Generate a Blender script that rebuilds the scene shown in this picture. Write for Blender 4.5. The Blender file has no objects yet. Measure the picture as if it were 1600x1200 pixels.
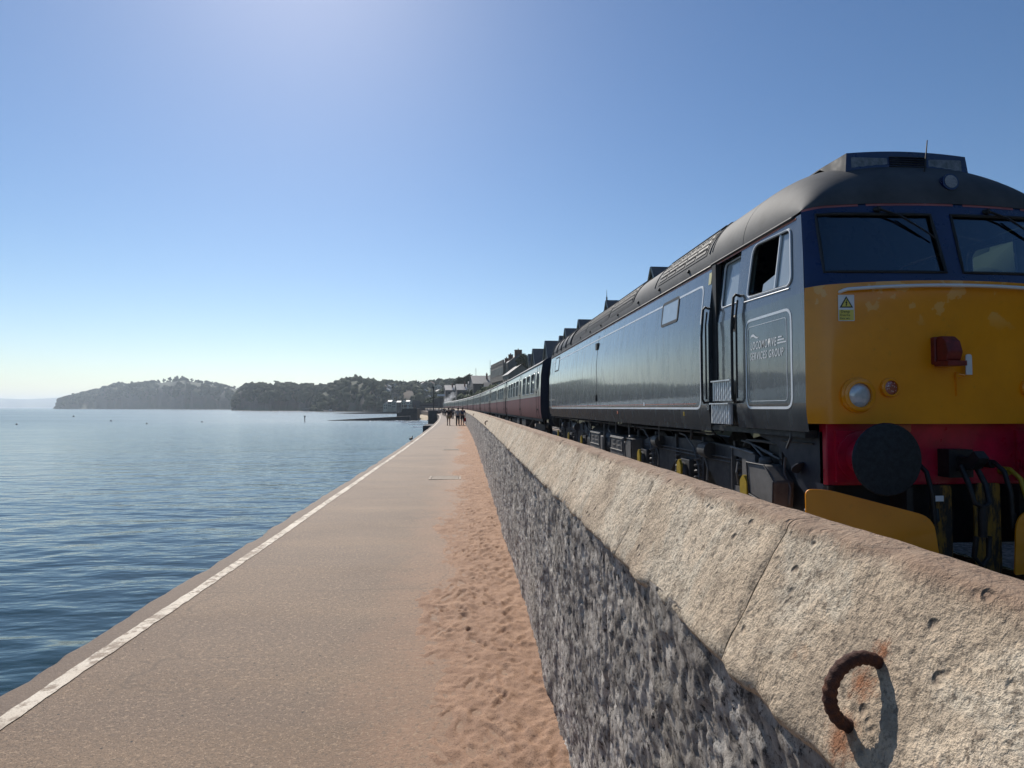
import bpy, bmesh, math, random
import numpy as np
from mathutils import Vector, Matrix
from mathutils.geometry import tessellate_polygon
R = math.radians
scene = bpy.context.scene
col = scene.collection

# ---------------------------------------------------------------- camera
cam = bpy.data.cameras.new('camera')
cam_o = bpy.data.objects.new('camera', cam)
col.objects.link(cam_o)
cam_o.location = (0, 0, 1.65)
cam_o.rotation_euler = (R(90 + 2.191), 0, R(-4.255))
cam.sensor_width = 36
cam.lens = 36 * 967 / 1600
cam.clip_start = 0.02
cam.clip_end = 60000
scene.camera = cam_o

# ---------------------------------------------------------------- sky, sun, exposure
SUN_EL, SUN_AZ = 41.0, -16.0            # azimuth from +Y, negative = towards the sea
world = bpy.data.worlds.new('World')
scene.world = world
world.use_nodes = True
wn = world.node_tree
bg = wn.nodes['Background']
sky = wn.nodes.new('ShaderNodeTexSky')
sky.sky_type = 'NISHITA'
sky.sun_disc = False
sky.sun_elevation = R(SUN_EL)
sky.sun_rotation = R(SUN_AZ)
sky.altitude = 0
sky.air_density = 1.0
sky.dust_density = 0.30
sky.ozone_density = 2.8
sk1 = wn.nodes.new('ShaderNodeVectorMath'); sk1.operation = 'SCALE'; sk1.inputs[3].default_value = .16
skg = wn.nodes.new('ShaderNodeGamma'); skg.inputs[1].default_value = 1.15
sk2 = wn.nodes.new('ShaderNodeVectorMath'); sk2.operation = 'SCALE'; sk2.inputs[3].default_value = 7.0
wn.links.new(sky.outputs[0], sk1.inputs[0])
wn.links.new(sk1.outputs[0], skg.inputs[0])
wn.links.new(skg.outputs[0], sk2.inputs[0])
hsv = wn.nodes.new('ShaderNodeHueSaturation'); hsv.inputs['Saturation'].default_value = 1.12
wn.links.new(sk2.outputs[0], hsv.inputs['Color'])
wn.links.new(hsv.outputs[0], bg.inputs[0])
bg.inputs[1].default_value = 0.070
sun = bpy.data.lights.new('sun', 'SUN')
sun.energy = 4.4
sun.angle = R(0.5)
sun.color = (1.0, 0.945, 0.86)
sun_o = bpy.data.objects.new('sun', sun)
col.objects.link(sun_o)
sd = Vector((math.sin(R(SUN_AZ)) * math.cos(R(SUN_EL)), math.cos(R(SUN_AZ)) * math.cos(R(SUN_EL)), math.sin(R(SUN_EL))))
sun_o.rotation_euler = (-sd).to_track_quat('-Z', 'Y').to_euler()
sun_o.location = (-20, 60, 60)
vs = scene.view_settings
vs.view_transform = 'Standard'
vs.look = 'None'
vs.gamma = 1
vs.exposure = 0.28
vs.use_curve_mapping = False
scene.render.engine = 'CYCLES'
scene.cycles.use_denoising = True
scene.cycles.max_bounces = 8
scene.cycles.diffuse_bounces = 3
scene.cycles.glossy_bounces = 3
scene.cycles.transmission_bounces = 4
scene.cycles.transparent_max_bounces = 8
scene.cycles.volume_bounces = 1
scene.cycles.caustics_reflective = False
scene.cycles.caustics_refractive = False

# ---------------------------------------------------------------- helpers
rng = np.random.default_rng(7)
random.seed(7)

def _h(ix, iy, iz, seed):
    n = (ix * 374761393 + iy * 668265263 + iz * 1274126177 + seed * 974711) & 0xFFFFFFFF
    n = ((n ^ (n >> 13)) * 1274126177) & 0xFFFFFFFF
    n = ((n ^ (n >> 16)) * 2246822519) & 0xFFFFFFFF
    n = n ^ (n >> 15)
    return n.astype(np.float64) / 4294967295.0

def vnoise(x, y, z=0.0, seed=0):
    x, y, z = np.broadcast_arrays(np.asarray(x, float), np.asarray(y, float), np.asarray(z, float))
    ix, iy, iz = np.floor(x).astype(np.int64), np.floor(y).astype(np.int64), np.floor(z).astype(np.int64)
    fx, fy, fz = x - ix, y - iy, z - iz
    fx, fy, fz = [t * t * t * (t * (t * 6 - 15) + 10) for t in (fx, fy, fz)]
    r = 0
    for a in (0, 1):
        for b in (0, 1):
            for c in (0, 1):
                w = (fx if a else 1 - fx) * (fy if b else 1 - fy) * (fz if c else 1 - fz)
                r = r + w * _h(ix + a, iy + b, iz + c, seed)
    return r * 2 - 1

def fbm(x, y, z=0.0, oct=4, seed=0, gain=0.5, lac=2.03):
    a, f, s = 1.0, 1.0, 0
    for k in range(oct):
        s = s + a * vnoise(np.asarray(x) * f, np.asarray(y) * f, np.asarray(z) * f, seed + k * 17)
        a *= gain
        f *= lac
    return s

def facets(x, y, scale, seed, tilt=1.0):
    """chipped-stone relief: each random cell is a small tilted plane"""
    x, y = np.asarray(x) * scale, np.asarray(y) * scale
    ix, iy = np.floor(x).astype(np.int64), np.floor(y).astype(np.int64)
    best = np.full(x.shape, 1e9); h = np.zeros(x.shape)
    for a in (-1, 0, 1):
        for b in (-1, 0, 1):
            cx_, cy_ = ix + a, iy + b
            z0 = np.zeros_like(cx_)
            jx, jy = cx_ + _h(cx_, cy_, z0, seed), cy_ + _h(cx_, cy_, z0, seed + 1)
            d = (x - jx) ** 2 + (y - jy) ** 2
            hh = (_h(cx_, cy_, z0, seed + 2) - .5) + tilt * ((_h(cx_, cy_, z0, seed + 3) - .5) * (x - jx) + (_h(cx_, cy_, z0, seed + 4) - .5) * (y - jy)) * 2
            m_ = d < best
            best = np.where(m_, d, best); h = np.where(m_, hh, h)
    return h

def tag(o, label=None, cat=None, group=None, kind=None):
    if label: o['label'] = label
    if cat: o['category'] = cat
    if group: o['group'] = group
    if kind: o['kind'] = kind
    return o

def thing(name, label, cat, loc=(0, 0, 0), rz=0.0, group=None):
    o = bpy.data.objects.new(name, None)
    o.empty_display_size = 0.2
    col.objects.link(o)
    o.location = loc
    o.rotation_euler = (0, 0, rz)
    return tag(o, label, cat, group)

def copy_tree(o, parent=None):
    c = o.copy()
    col.objects.link(c)
    c.parent = parent
    for ch in o.children:
        copy_tree(ch, c)
    return c

def place_mesh(name, me, parent=None, loc=(0, 0, 0), rot=(0, 0, 0), sc=None):
    o = bpy.data.objects.new(name, me)
    col.objects.link(o)
    o.parent = parent
    o.location = loc
    o.rotation_euler = rot
    if sc is not None:
        o.scale = sc if hasattr(sc, '__len__') else (sc, sc, sc)
    return o

def np_mesh(name, V, F, mats, smooth=True, matidx=None):
    """V (n,3), F (m,k) numpy -> mesh"""
    me = bpy.data.meshes.new(name)
    V = np.asarray(V, np.float32)
    F = np.asarray(F, np.int32)
    k = F.shape[1]
    me.vertices.add(len(V))
    me.vertices.foreach_set('co', V.ravel())
    me.loops.add(F.size)
    me.loops.foreach_set('vertex_index', F.ravel())
    me.polygons.add(len(F))
    me.polygons.foreach_set('loop_start', np.arange(0, F.size, k, dtype=np.int32))
    me.polygons.foreach_set('use_smooth', np.full(len(F), smooth))
    for m in (mats if isinstance(mats, (list, tuple)) else [mats]):
        me.materials.append(m)
    if matidx is not None:
        me.polygons.foreach_set('material_index', np.asarray(matidx, np.int32))
    me.update(calc_edges=True)
    me.validate()
    return me

def grid_faces(nu, nv):
    i = np.arange(nu * nv).reshape(nu, nv)
    return np.stack([i[:-1, :-1], i[1:, :-1], i[1:, 1:], i[:-1, 1:]], -1).reshape(-1, 4)

class MB:
    def __init__(s):
        s.v, s.f, s.m = [], [], []
    def add(s, v, f, mi=0):
        n = len(s.v)
        s.v += [tuple(p) for p in v]
        s.f += [tuple(i + n for i in q) for q in f]
        s.m += [mi] * len(f)
        return s
    def box(s, x0, x1, y0, y1, z0, z1, mi=0):
        v = [(x, y, z) for x in (x0, x1) for y in (y0, y1) for z in (z0, z1)]
        return s.add(v, [(0, 1, 3, 2), (4, 6, 7, 5), (0, 4, 5, 1), (2, 3, 7, 6), (0, 2, 6, 4), (1, 5, 7, 3)], mi)
    def obox(s, c, ax, ay, az, sx, sy, sz, mi=0):
        c, ax, ay, az = Vector(c), Vector(ax), Vector(ay), Vector(az)
        v = [c + ax * (a * sx / 2) + ay * (b * sy / 2) + az * (d * sz / 2) for a in (-1, 1) for b in (-1, 1) for d in (-1, 1)]
        return s.add(v, [(0, 1, 3, 2), (4, 6, 7, 5), (0, 4, 5, 1), (2, 3, 7, 6), (0, 2, 6, 4), (1, 5, 7, 3)], mi)
    def prism(s, poly, axis, a0, a1, mi=0):
        """poly: 2D pts in the other two axes (x: (y,z), y: (x,z), z: (x,y))"""
        def P(p, a):
            return (a, p[0], p[1]) if axis == 'x' else (p[0], a, p[1]) if axis == 'y' else (p[0], p[1], a)
        n = len(poly)
        v = [P(p, a0) for p in poly] + [P(p, a1) for p in poly]
        f = [tuple(range(n))[::-1], tuple(range(n, 2 * n))] + [(i, (i + 1) % n, n + (i + 1) % n, n + i) for i in range(n)]
        return s.add(v, f, mi)
    def tube(s, pts, r, n=8, closed=False, mi=0, caps=True):
        pts = [Vector(p) for p in pts]
        m = len(pts)
        rs = r if hasattr(r, '__len__') else [r] * m
        tang = []
        for i in range(m):
            a = pts[(i - 1) % m] if (closed or i > 0) else pts[i]
            b = pts[(i + 1) % m] if (closed or i < m - 1) else pts[i]
            tang.append((b - a).normalized())
        t0 = tang[0]
        up = Vector((0, 0, 1)) if abs(t0.z) < 0.9 else Vector((1, 0, 0))
        nrm = t0.cross(up).normalized()
        v = []
        for i in range(m):
            t = tang[i]
            nrm = (nrm - t * nrm.dot(t))
            nrm = nrm.normalized() if nrm.length > 1e-6 else t.orthogonal().normalized()
            bn = t.cross(nrm)
            for k in range(n):
                a = 2 * math.pi * k / n
                v.append(pts[i] + (nrm * math.cos(a) + bn * math.sin(a)) * rs[i])
        f = []
        for i in range(m if closed else m - 1):
            for k in range(n):
                f.append((i * n + k, i * n + (k + 1) % n, ((i + 1) % m) * n + (k + 1) % n, ((i + 1) % m) * n + k))
        if caps and not closed:
            f.append(tuple(range(n))[::-1])
            f.append(tuple((m - 1) * n + k for k in range(n)))
        return s.add(v, f, mi)
    def lathe(s, prof, c, axis, n=20, mi=0, caps=True):
        """prof [(r,h)] along axis vector from c"""
        ax = Vector(axis).normalized()
        u = ax.orthogonal().normalized()
        w = ax.cross(u)
        c = Vector(c)
        v = []
        for r, h in prof:
            for k in range(n):
                a = 2 * math.pi * k / n
                v.append(c + ax * h + (u * math.cos(a) + w * math.sin(a)) * r)
        f = [(i * n + k, i * n + (k + 1) % n, (i + 1) * n + (k + 1) % n, (i + 1) * n + k) for i in range(len(prof) - 1) for k in range(n)]
        if caps:
            f.append(tuple(range(n))[::-1])
            f.append(tuple((len(prof) - 1) * n + k for k in range(n)))
        return s.add(v, f, mi)
    def grid(s, fn, nu, nv, mi=0):
        v = [fn(i / (nu - 1), j / (nv - 1)) for i in range(nu) for j in range(nv)]
        f = [(i * nv + j, (i + 1) * nv + j, (i + 1) * nv + j + 1, i * nv + j + 1) for i in range(nu - 1) for j in range(nv - 1)]
        return s.add(v, f, mi)
    def poly(s, loops, mp, mi=0):
        """2D polygon (first loop) with holes, mapped to 3D"""
        L = [[Vector((p[0], p[1], 0)) for p in lp] for lp in loops]
        tri = tessellate_polygon(L)
        flat = [p for lp in loops for p in lp]
        return s.add([mp(*p) for p in flat], [tuple(t) for t in tri], mi)
    def rim(s, loop, mp0, mp1, mi=0):
        n = len(loop)
        return s.add([mp0(*p) for p in loop] + [mp1(*p) for p in loop], [(i, (i + 1) % n, n + (i + 1) % n, n + i) for i in range(n)], mi)
    def ico(s, c, r, sub=1, jit=0.0, sc=(1, 1, 1), mi=0, rnd=random):
        bm = bmesh.new()
        bmesh.ops.create_icosphere(bm, subdivisions=sub, radius=1)
        vs_ = []
        for p in bm.verts:
            k = r * (1 + rnd.uniform(-jit, jit))
            vs_.append((c[0] + p.co.x * k * sc[0], c[1] + p.co.y * k * sc[1], c[2] + p.co.z * k * sc[2]))
        fs = [tuple(q.index for q in fc.verts) for fc in bm.faces]
        bm.free()
        return s.add(vs_, fs, mi)
    def mesh(s, name, mats, smooth=None, off=(0, 0, 0)):
        me = bpy.data.meshes.new(name)
        ox, oy, oz = off
        me.from_pydata([(p[0] - ox, p[1] - oy, p[2] - oz) for p in s.v], [], s.f)
        ml = mats if isinstance(mats, (list, tuple)) else [mats]
        for m in ml:
            me.materials.append(m)
        if len(ml) > 1:
            me.polygons.foreach_set('material_index', s.m)
        bm = bmesh.new()
        bm.from_mesh(me)
        bmesh.ops.recalc_face_normals(bm, faces=bm.faces)
        bm.to_mesh(me)
        bm.free()
        if smooth is not None:
            me.polygons.foreach_set('use_smooth', [True] * len(me.polygons))
            me.set_sharp_from_angle(angle=R(smooth))
        me.update()
        return me
    def build(s, name, mats, parent=None, smooth=None, off=(0, 0, 0), bevel=0, loc=(0, 0, 0)):
        o = place_mesh(name, s.mesh(name, mats, smooth, off), parent, loc)
        if bevel:
            b = o.modifiers.new('bevel', 'BEVEL')
            b.width = bevel
            b.segments = 2
            b.limit_method = 'ANGLE'
        return o

def rounded(pts, r, n=5):
    """round the corners of a 2D polygon; r scalar or list"""
    out = []
    m = len(pts)
    for i in range(m):
        p, a, b = Vector(pts[i]), Vector(pts[i - 1]), Vector(pts[(i + 1) % m])
        rr = r[i] if hasattr(r, '__len__') else r
        d0, d1 = (a - p), (b - p)
        k = min(rr, d0.length * .49, d1.length * .49)
        q0, q1 = p + d0.normalized() * k, p + d1.normalized() * k
        for t in range(n + 1):
            t /= n
            q = q0 * (1 - t) ** 2 + p * 2 * t * (1 - t) + q1 * t * t
            out.append((q.x, q.y))
    return out

def rect(a0, a1, b0, b1):
    return [(a0, b0), (a1, b0), (a1, b1), (a0, b1)]

# ---------------------------------------------------------------- materials
class NT:
    """small node-tree writer"""
    def __init__(s, name):
        s.mat = bpy.data.materials.new(name)
        s.mat.use_nodes = True
        s.t = s.mat.node_tree
        s.b = s.t.nodes['Principled BSDF']
        s.out = s.t.nodes['Material Output']
        s.co = None
    def n(s, typ, **kw):
        nd = s.t.nodes.new(typ)
        for k, v in kw.items():
            setattr(nd, k, v)
        return nd
    def l(s, a, b):
        s.t.links.new(a, b)
    def coord(s, scale=(1, 1, 1), kind='Object'):
        if s.co is None:
            s.co = s.n('ShaderNodeTexCoord')
        mp = s.n('ShaderNodeMapping')
        mp.inputs['Scale'].default_value = scale if hasattr(scale, '__len__') else (scale,) * 3
        s.l(s.co.outputs[kind], mp.inputs[0])
        return mp.outputs[0]
    def noise(s, scale=5, detail=4, rough=.55, vec=None, sc=(1, 1, 1), dist=0):
        nd = s.n('ShaderNodeTexNoise')
        nd.inputs['Scale'].default_value = scale
        nd.inputs['Detail'].default_value = detail
        nd.inputs['Roughness'].default_value = rough
        nd.inputs['Distortion'].default_value = dist
        s.l(vec if vec is not None else s.coord(sc), nd.inputs['Vector'])
        return nd.outputs['Fac']
    def voro(s, scale=5, sc=(1, 1, 1), feature='F1', out='Distance', rnd=1):
        nd = s.n('ShaderNodeTexVoronoi', feature=feature)
        nd.inputs['Scale'].default_value = scale
        nd.inputs['Randomness'].default_value = rnd
        s.l(s.coord(sc), nd.inputs['Vector'])
        return nd.outputs[out]
    def ramp(s, fac, stops, interp='LINEAR'):
        nd = s.n('ShaderNodeValToRGB')
        cr = nd.color_ramp
        cr.interpolation = interp
        while len(cr.elements) < len(stops):
            cr.elements.new(0.5)
        for e, (p, c) in zip(cr.elements, stops):
            e.position = p
            e.color = (c, c, c, 1) if not hasattr(c, '__len__') else (*c[:3], 1)
        s.l(fac, nd.inputs[0])
        return nd.outputs[0]
    def mix(s, fac, a, b, mode='MIX'):
        nd = s.n('ShaderNodeMix', data_type='RGBA', blend_type=mode)
        for k_, sock, v in ((0, nd.inputs[0], fac), (6, nd.inputs[6], a), (7, nd.inputs[7], b)):
            if isinstance(v, (int, float)):
                sock.default_value = v if k_ == 0 else (v, v, v, 1)
            elif hasattr(v, '__len__'):
                sock.default_value = (*v[:3], 1)
            else:
                s.l(v, sock)
        return nd.outputs[2]
    def math(s, op, a, b=0.0, clamp=False):
        nd = s.n('ShaderNodeMath', operation=op, use_clamp=clamp)
        for i, v in enumerate((a, b)):
            if isinstance(v, (int, float)):
                nd.inputs[i].default_value = v
            else:
                s.l(v, nd.inputs[i])
        return nd.outputs[0]
    def bump(s, h, strength=.5, dist=.01, prev=None):
        nd = s.n('ShaderNodeBump')
        nd.inputs['Strength'].default_value = strength
        nd.inputs['Distance'].default_value = dist
        s.l(h, nd.inputs['Height'])
        if prev is not None:
            s.l(prev, nd.inputs['Normal'])
        return nd.outputs[0]
    def set(s, **kw):
        for k, v in kw.items():
            k = k.replace('_', ' ')
            i = s.b.inputs[k]
            if isinstance(v, (int, float)):
                i.default_value = v
            elif hasattr(v, '__len__'):
                i.default_value = (*v[:3], 1) if len(v) == 3 else v
            else:
                s.l(v, i)
        return s.mat

def plain(name, c, rough=.6, metal=0, var=.25, vs=3.0, bump=0, bs=40, coat=0, bd=.005):
    t = NT(name)
    n1 = t.noise(vs, 5, .6)
    lo = tuple(x * (1 - var) for x in c)
    hi = tuple(min(1, x * (1 + var)) for x in c)
    t.set(Base_Color=t.ramp(n1, [(.3, lo), (.7, hi)]), Roughness=rough, Metallic=metal)
    t.set(Roughness=t.ramp(t.noise(vs * 2.3, 4), [(.3, max(0, rough - .08)), (.7, min(1, rough + .1))]))
    if bump:
        t.set(Normal=t.bump(t.noise(bs, 5, .6), bump, bd))
    if coat:
        t.set(Coat_Weight=coat, Coat_Roughness=.03)
    return t.mat

def emis_free(name, c, rough=.5):
    t = NT(name)
    return t.set(Base_Color=c, Roughness=rough)

# curve of the line: the railway, wall and path bend towards the sea further on
def off(y):
    y = np.asarray(y, float)
    return -np.maximum(0, y - 10) ** 2 / 4800
def offs(y):
    return -max(0.0, y - 10) ** 2 / 4800
def head(y):
    return math.atan(max(0.0, y - 10) / 2400)     # turn to the left
HAZE = 1.35e-4
SEA = -3.0
RAIL = 0.06

# ================================================================ THE SETTING
# ---------------------------------------------------------------- sea
def make_sea():
    t = NT('sea_water')
    gm = t.n('ShaderNodeNewGeometry')
    # ripples of several sizes, wave crests roughly along X
    def ripple(scale, sc, rot):
        mp = t.n('ShaderNodeMapping')
        mp.inputs['Rotation'].default_value = (0, 0, R(rot))
        mp.inputs['Scale'].default_value = sc
        if t.co is None: t.co = t.n('ShaderNodeTexCoord')
        t.l(t.co.outputs['Object'], mp.inputs[0])
        return t.noise(scale, 3, .5, vec=mp.outputs[0])
    n1 = ripple(.55, (.45, 1.25, 1), 12)
    n2 = ripple(2.2, (.5, 1.1, 1), -18)
    n3 = ripple(.045, (.5, 1.3, 1), 8)
    b3 = t.bump(n3, .3, 1.0)
    b1 = t.bump(n1, .38, .40, b3)
    b2 = t.bump(n2, .4, .09, b1)
    pat = t.noise(.006, 3, .5, sc=(.35, 1.4, 1))
    sy = t.n('ShaderNodeSeparateXYZ'); t.l(t.coord(), sy.inputs[0])
    rr = t.math('ADD', t.ramp(t.math('MULTIPLY', sy.outputs[1], .004), [(.02, .08), (.25, .14), (.9, .22)]), t.math('MULTIPLY', t.math('SUBTRACT', pat, .5), .12))
    t.set(Base_Color=t.mix(t.noise(.05, 3), (.009, .032, .040), (.015, .043, .052)), Roughness=rr, IOR=1.33, Normal=b2)
    xs = [-2.6 - .16 * i for i in range(1, 330)]
    x = xs[-1]; d = .16
    while x > -26000:
        d *= 1.16; x -= d; xs.append(x)
    xs = [26000, 9000, 3000, 900, 300, 100, 40, 10, 2, -1.5] + xs
    ys = list(np.arange(-6, 14, .2)) + list(np.arange(14, 70, .3))
    d = .3; y = ys[-1]
    while y < 26000:
        d *= 1.09; y += d; ys.append(y)
    ys = [-26000, -5000, -1200, -400, -150, -60, -25, -12] + ys
    X, Y = np.meshgrid(np.array(xs), np.array(ys), indexing='ij')
    # short chop running in towards the wall
    fade = np.clip(1 - np.hypot(X + 2, Y) / 55, 0, 1)
    Z = np.zeros_like(X)
    wob = fbm(X * .25, Y * .25, 0, 3, 5) * 1.6
    for lam, ang, a in ((1.9, 80, .011), (1.1, 98, .009), (.75, 66, .006), (3.9, 105, .016)):
        k = 2 * math.pi / lam
        ph = k * (X * math.cos(R(ang)) + Y * math.sin(R(ang))) + wob * (1.2 + lam * .3) + lam
        Z += a * (np.cos(ph) + .25 * np.cos(2 * ph)) * (.5 + .6 * np.clip(fbm(X * .12 + lam, Y * .12, 0, 2, 9) + .5, 0, 1.4))
    Z += .025 * fbm(X * .9, Y * 1.5, 0, 3, 21)
    Z = SEA + Z * fade
    V = np.stack([X, Y, Z], -1).reshape(-1, 3)
    o = place_mesh('sea', np_mesh('sea', V, grid_faces(*X.shape), t.mat))
    tag(o, 'calm blue sea rippling up to the promenade edge', 'sea', kind='structure')
make_sea()

# ---------------------------------------------------------------- promenade path
EDGE = -2.66
def ysteps(y0, y1, dmin, k):
    out = [y0]
    while out[-1] < y1:
        out.append(out[-1] + max(dmin, abs(out[-1]) * k))
    return np.array(out)

def make_path():
    t = NT('path_concrete')
    fine = t.noise(85, 3, .75)
    agg = t.voro(70)
    big = t.noise(.9, 5, .6, sc=(.45, 1.0, 1))
    band = t.noise(.8, 4, .6, sc=(.10, 1.5, 1))
    c = t.mix(t.ramp(big, [(.32, 0), (.68, 1)]), (.185, .128, .085), (.29, .212, .145))
    c = t.mix(t.ramp(band, [(.42, .5), (.62, 0)]), c, (.19, .142, .11))
    c = t.mix(t.ramp(fine, [(.36, .95), (.47, 0)]), c, (.075, .058, .046))
    c = t.mix(t.ramp(agg, [(.08, .95), (.22, 0)]), c, (.55, .43, .315))
    # dark bits of weed and tar
    sp = t.voro(9)
    c = t.mix(t.ramp(sp, [(.055, 1), (.08, 0)]), c, (.03, .025, .022))
    # sand blown across from the wall: reddish towards it
    sep = t.n('ShaderNodeSeparateXYZ')
    t.l(t.coord(), sep.inputs[0])
    f = t.math('ADD', t.math('MULTIPLY', sep.outputs[0], 1.15), t.math('MULTIPLY', t.math('SUBTRACT', t.noise(2.2, 5, .65), .5), 1.3))
    fr = t.ramp(t.math('ADD', f, 1.05), [(.12, 0), (.8, .92)])
    c = t.mix(fr, c, t.mix(t.noise(60, 4, .7), (.20, .125, .085), (.42, .28, .19)))
    # weathered darker strip outside the painted line
    mott = t.noise(26, 5, .8)
    c = t.mix(t.ramp(mott, [(.38, .75), (.48, 0)]), c, (.15, .115, .088))
    c = t.mix(t.ramp(t.noise(34, 3, .75), [(.56, 0), (.64, .6)]), c, (.42, .325, .235))
    # faint day joints across the path and a few wandering hairline cracks
    jy = t.math('FRACT', t.math('DIVIDE', t.math('ADD', sep.outputs[1], t.math('MULTIPLY', t.noise(1.2, 3), .06)), 2.9))
    c = t.mix(t.math('MULTIPLY', t.ramp(jy, [(.0, 1), (.006, 0)]), t.ramp(t.noise(1.7, 3, .6), [(.42, .25), (.6, .8)])), c, (.09, .068, .05))
    ck = t.n('ShaderNodeTexVoronoi', feature='DISTANCE_TO_EDGE'); ck.inputs['Scale'].default_value = .55
    wv = t.n('ShaderNodeMix', data_type='VECTOR'); wv.inputs[0].default_value = .35
    nz_ = t.n('ShaderNodeTexNoise'); nz_.inputs['Scale'].default_value = 1.6; nz_.inputs['Detail'].default_value = 5; t.l(t.coord(), nz_.inputs['Vector'])
    t.l(t.coord(), wv.inputs[4]); t.l(nz_.outputs['Color'], wv.inputs[5]); t.l(wv.outputs[1], ck.inputs['Vector'])
    c = t.mix(t.math('MULTIPLY', t.ramp(ck.outputs['Distance'], [(.0, 1), (.006, 0)]), t.ramp(t.noise(.6, 3, .6), [(.5, 0), (.6, .42)])), c, (.08, .062, .048))
    e = t.ramp(t.math('ADD', t.math('MULTIPLY', sep.outputs[0], -1.0), -2.35), [(0, 0), (.04, .6)])
    c = t.mix(e, c, (.15, .115, .095))
    c = t.mix(1.0, c, (.90, .81, .715), 'MULTIPLY')
    h = t.math('ADD', fine, t.math('MULTIPLY', t.noise(22, 4, .6), .8))
    t.set(Base_Color=c, Roughness=.78, Normal=t.bump(h, .8, .008))
    ys = np.concatenate([np.arange(-30, 0, 1.0), ysteps(0, 12, .04, .01), ysteps(12.2, 420, .3, .02)])
    cols = np.array([0, .015, .05, .2, .5, .8, 1.2, 1.7, 2.2, 2.6, 2.9, 3.15, 3.5])
    X = EDGE + cols[None, :] + off(ys)[:, None]
    Y = np.repeat(ys[:, None], len(cols), 1)
    w = np.clip(1 - cols / .3, 0, 1)[None, :]
    wear = fbm(Y[:, :1] * 1.7, 0, 0, 6, 3, .6) * .026
    X = X + wear * w
    Z = fbm(X * .7, Y * .5, 0, 3, 8) * .006
    Z[:, 0] -= .014
    Z[:, 1] -= .004
    # seaward face
    Xf = X[:, :1] + np.array([[.35, .18, .01]])
    Zf = np.repeat(np.array([[-3.9, -1.8, -.05]]), len(ys), 0) + fbm(Y[:, :1] * .8, 1, 0, 3, 2) * .01
    X = np.concatenate([Xf, X], 1); Z = np.concatenate([Zf, Z], 1); Y = np.repeat(ys[:, None], X.shape[1], 1)
    o = place_mesh('path', np_mesh('path', np.stack([X, Y, Z], -1).reshape(-1, 3), grid_faces(*X.shape), t.mat))
    tag(o, 'worn concrete promenade running along the sea wall', 'path', kind='structure')
    # painted line
    t = NT('line_paint')
    wn_ = t.math('ADD', t.math('MULTIPLY', t.noise(11, 6, .75), .6), t.math('MULTIPLY', t.noise(1.3, 4, .7), .4))
    c = t.mix(t.ramp(t.noise(2.5, 4, .6), [(.35, 0), (.65, 1)]), (.54, .46, .36), (.68, .60, .49))
    c = t.mix(t.ramp(wn_, [(.45, 1), (.52, 0)]), c, (.25, .185, .13))
    c = t.mix(t.ramp(t.noise(120, 3, .7), [(.3, .6), (.48, 0)]), c, (.2, .155, .12))
    t.set(Base_Color=c, Roughness=.75, Normal=t.bump(t.noise(80, 4, .6), .4, .004))
    ys = np.concatenate([np.arange(-20, 1.5, .3), ysteps(1.5, 14, .03, .006), ysteps(14.2, 300, .2, .02)])
    cl = EDGE + .25 + off(ys) + vnoise(ys * .45, 3.3, 0, 4) * .012
    wd = .054 + .007 * vnoise(ys * 1.3, 1.5, 0, 5)
    l = cl - wd + fbm(ys * 9, 0.5, 0, 3, 6) * .007
    r_ = cl + wd + fbm(ys * 9, 7.5, 0, 3, 6) * .007
    z = fbm(cl * .7, ys * .5, 0, 3, 8) * .006 + .005
    V = np.stack([np.stack([l, ys, z], -1), np.stack([r_, ys, z], -1)], 1).reshape(-1, 3)
    o = place_mesh('painted_line', np_mesh('painted_line', V, grid_faces(len(ys), 2), t.mat))
    tag(o, 'worn off-white painted line along the seaward edge of the path', 'painted line', kind='structure')
make_path()

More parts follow.
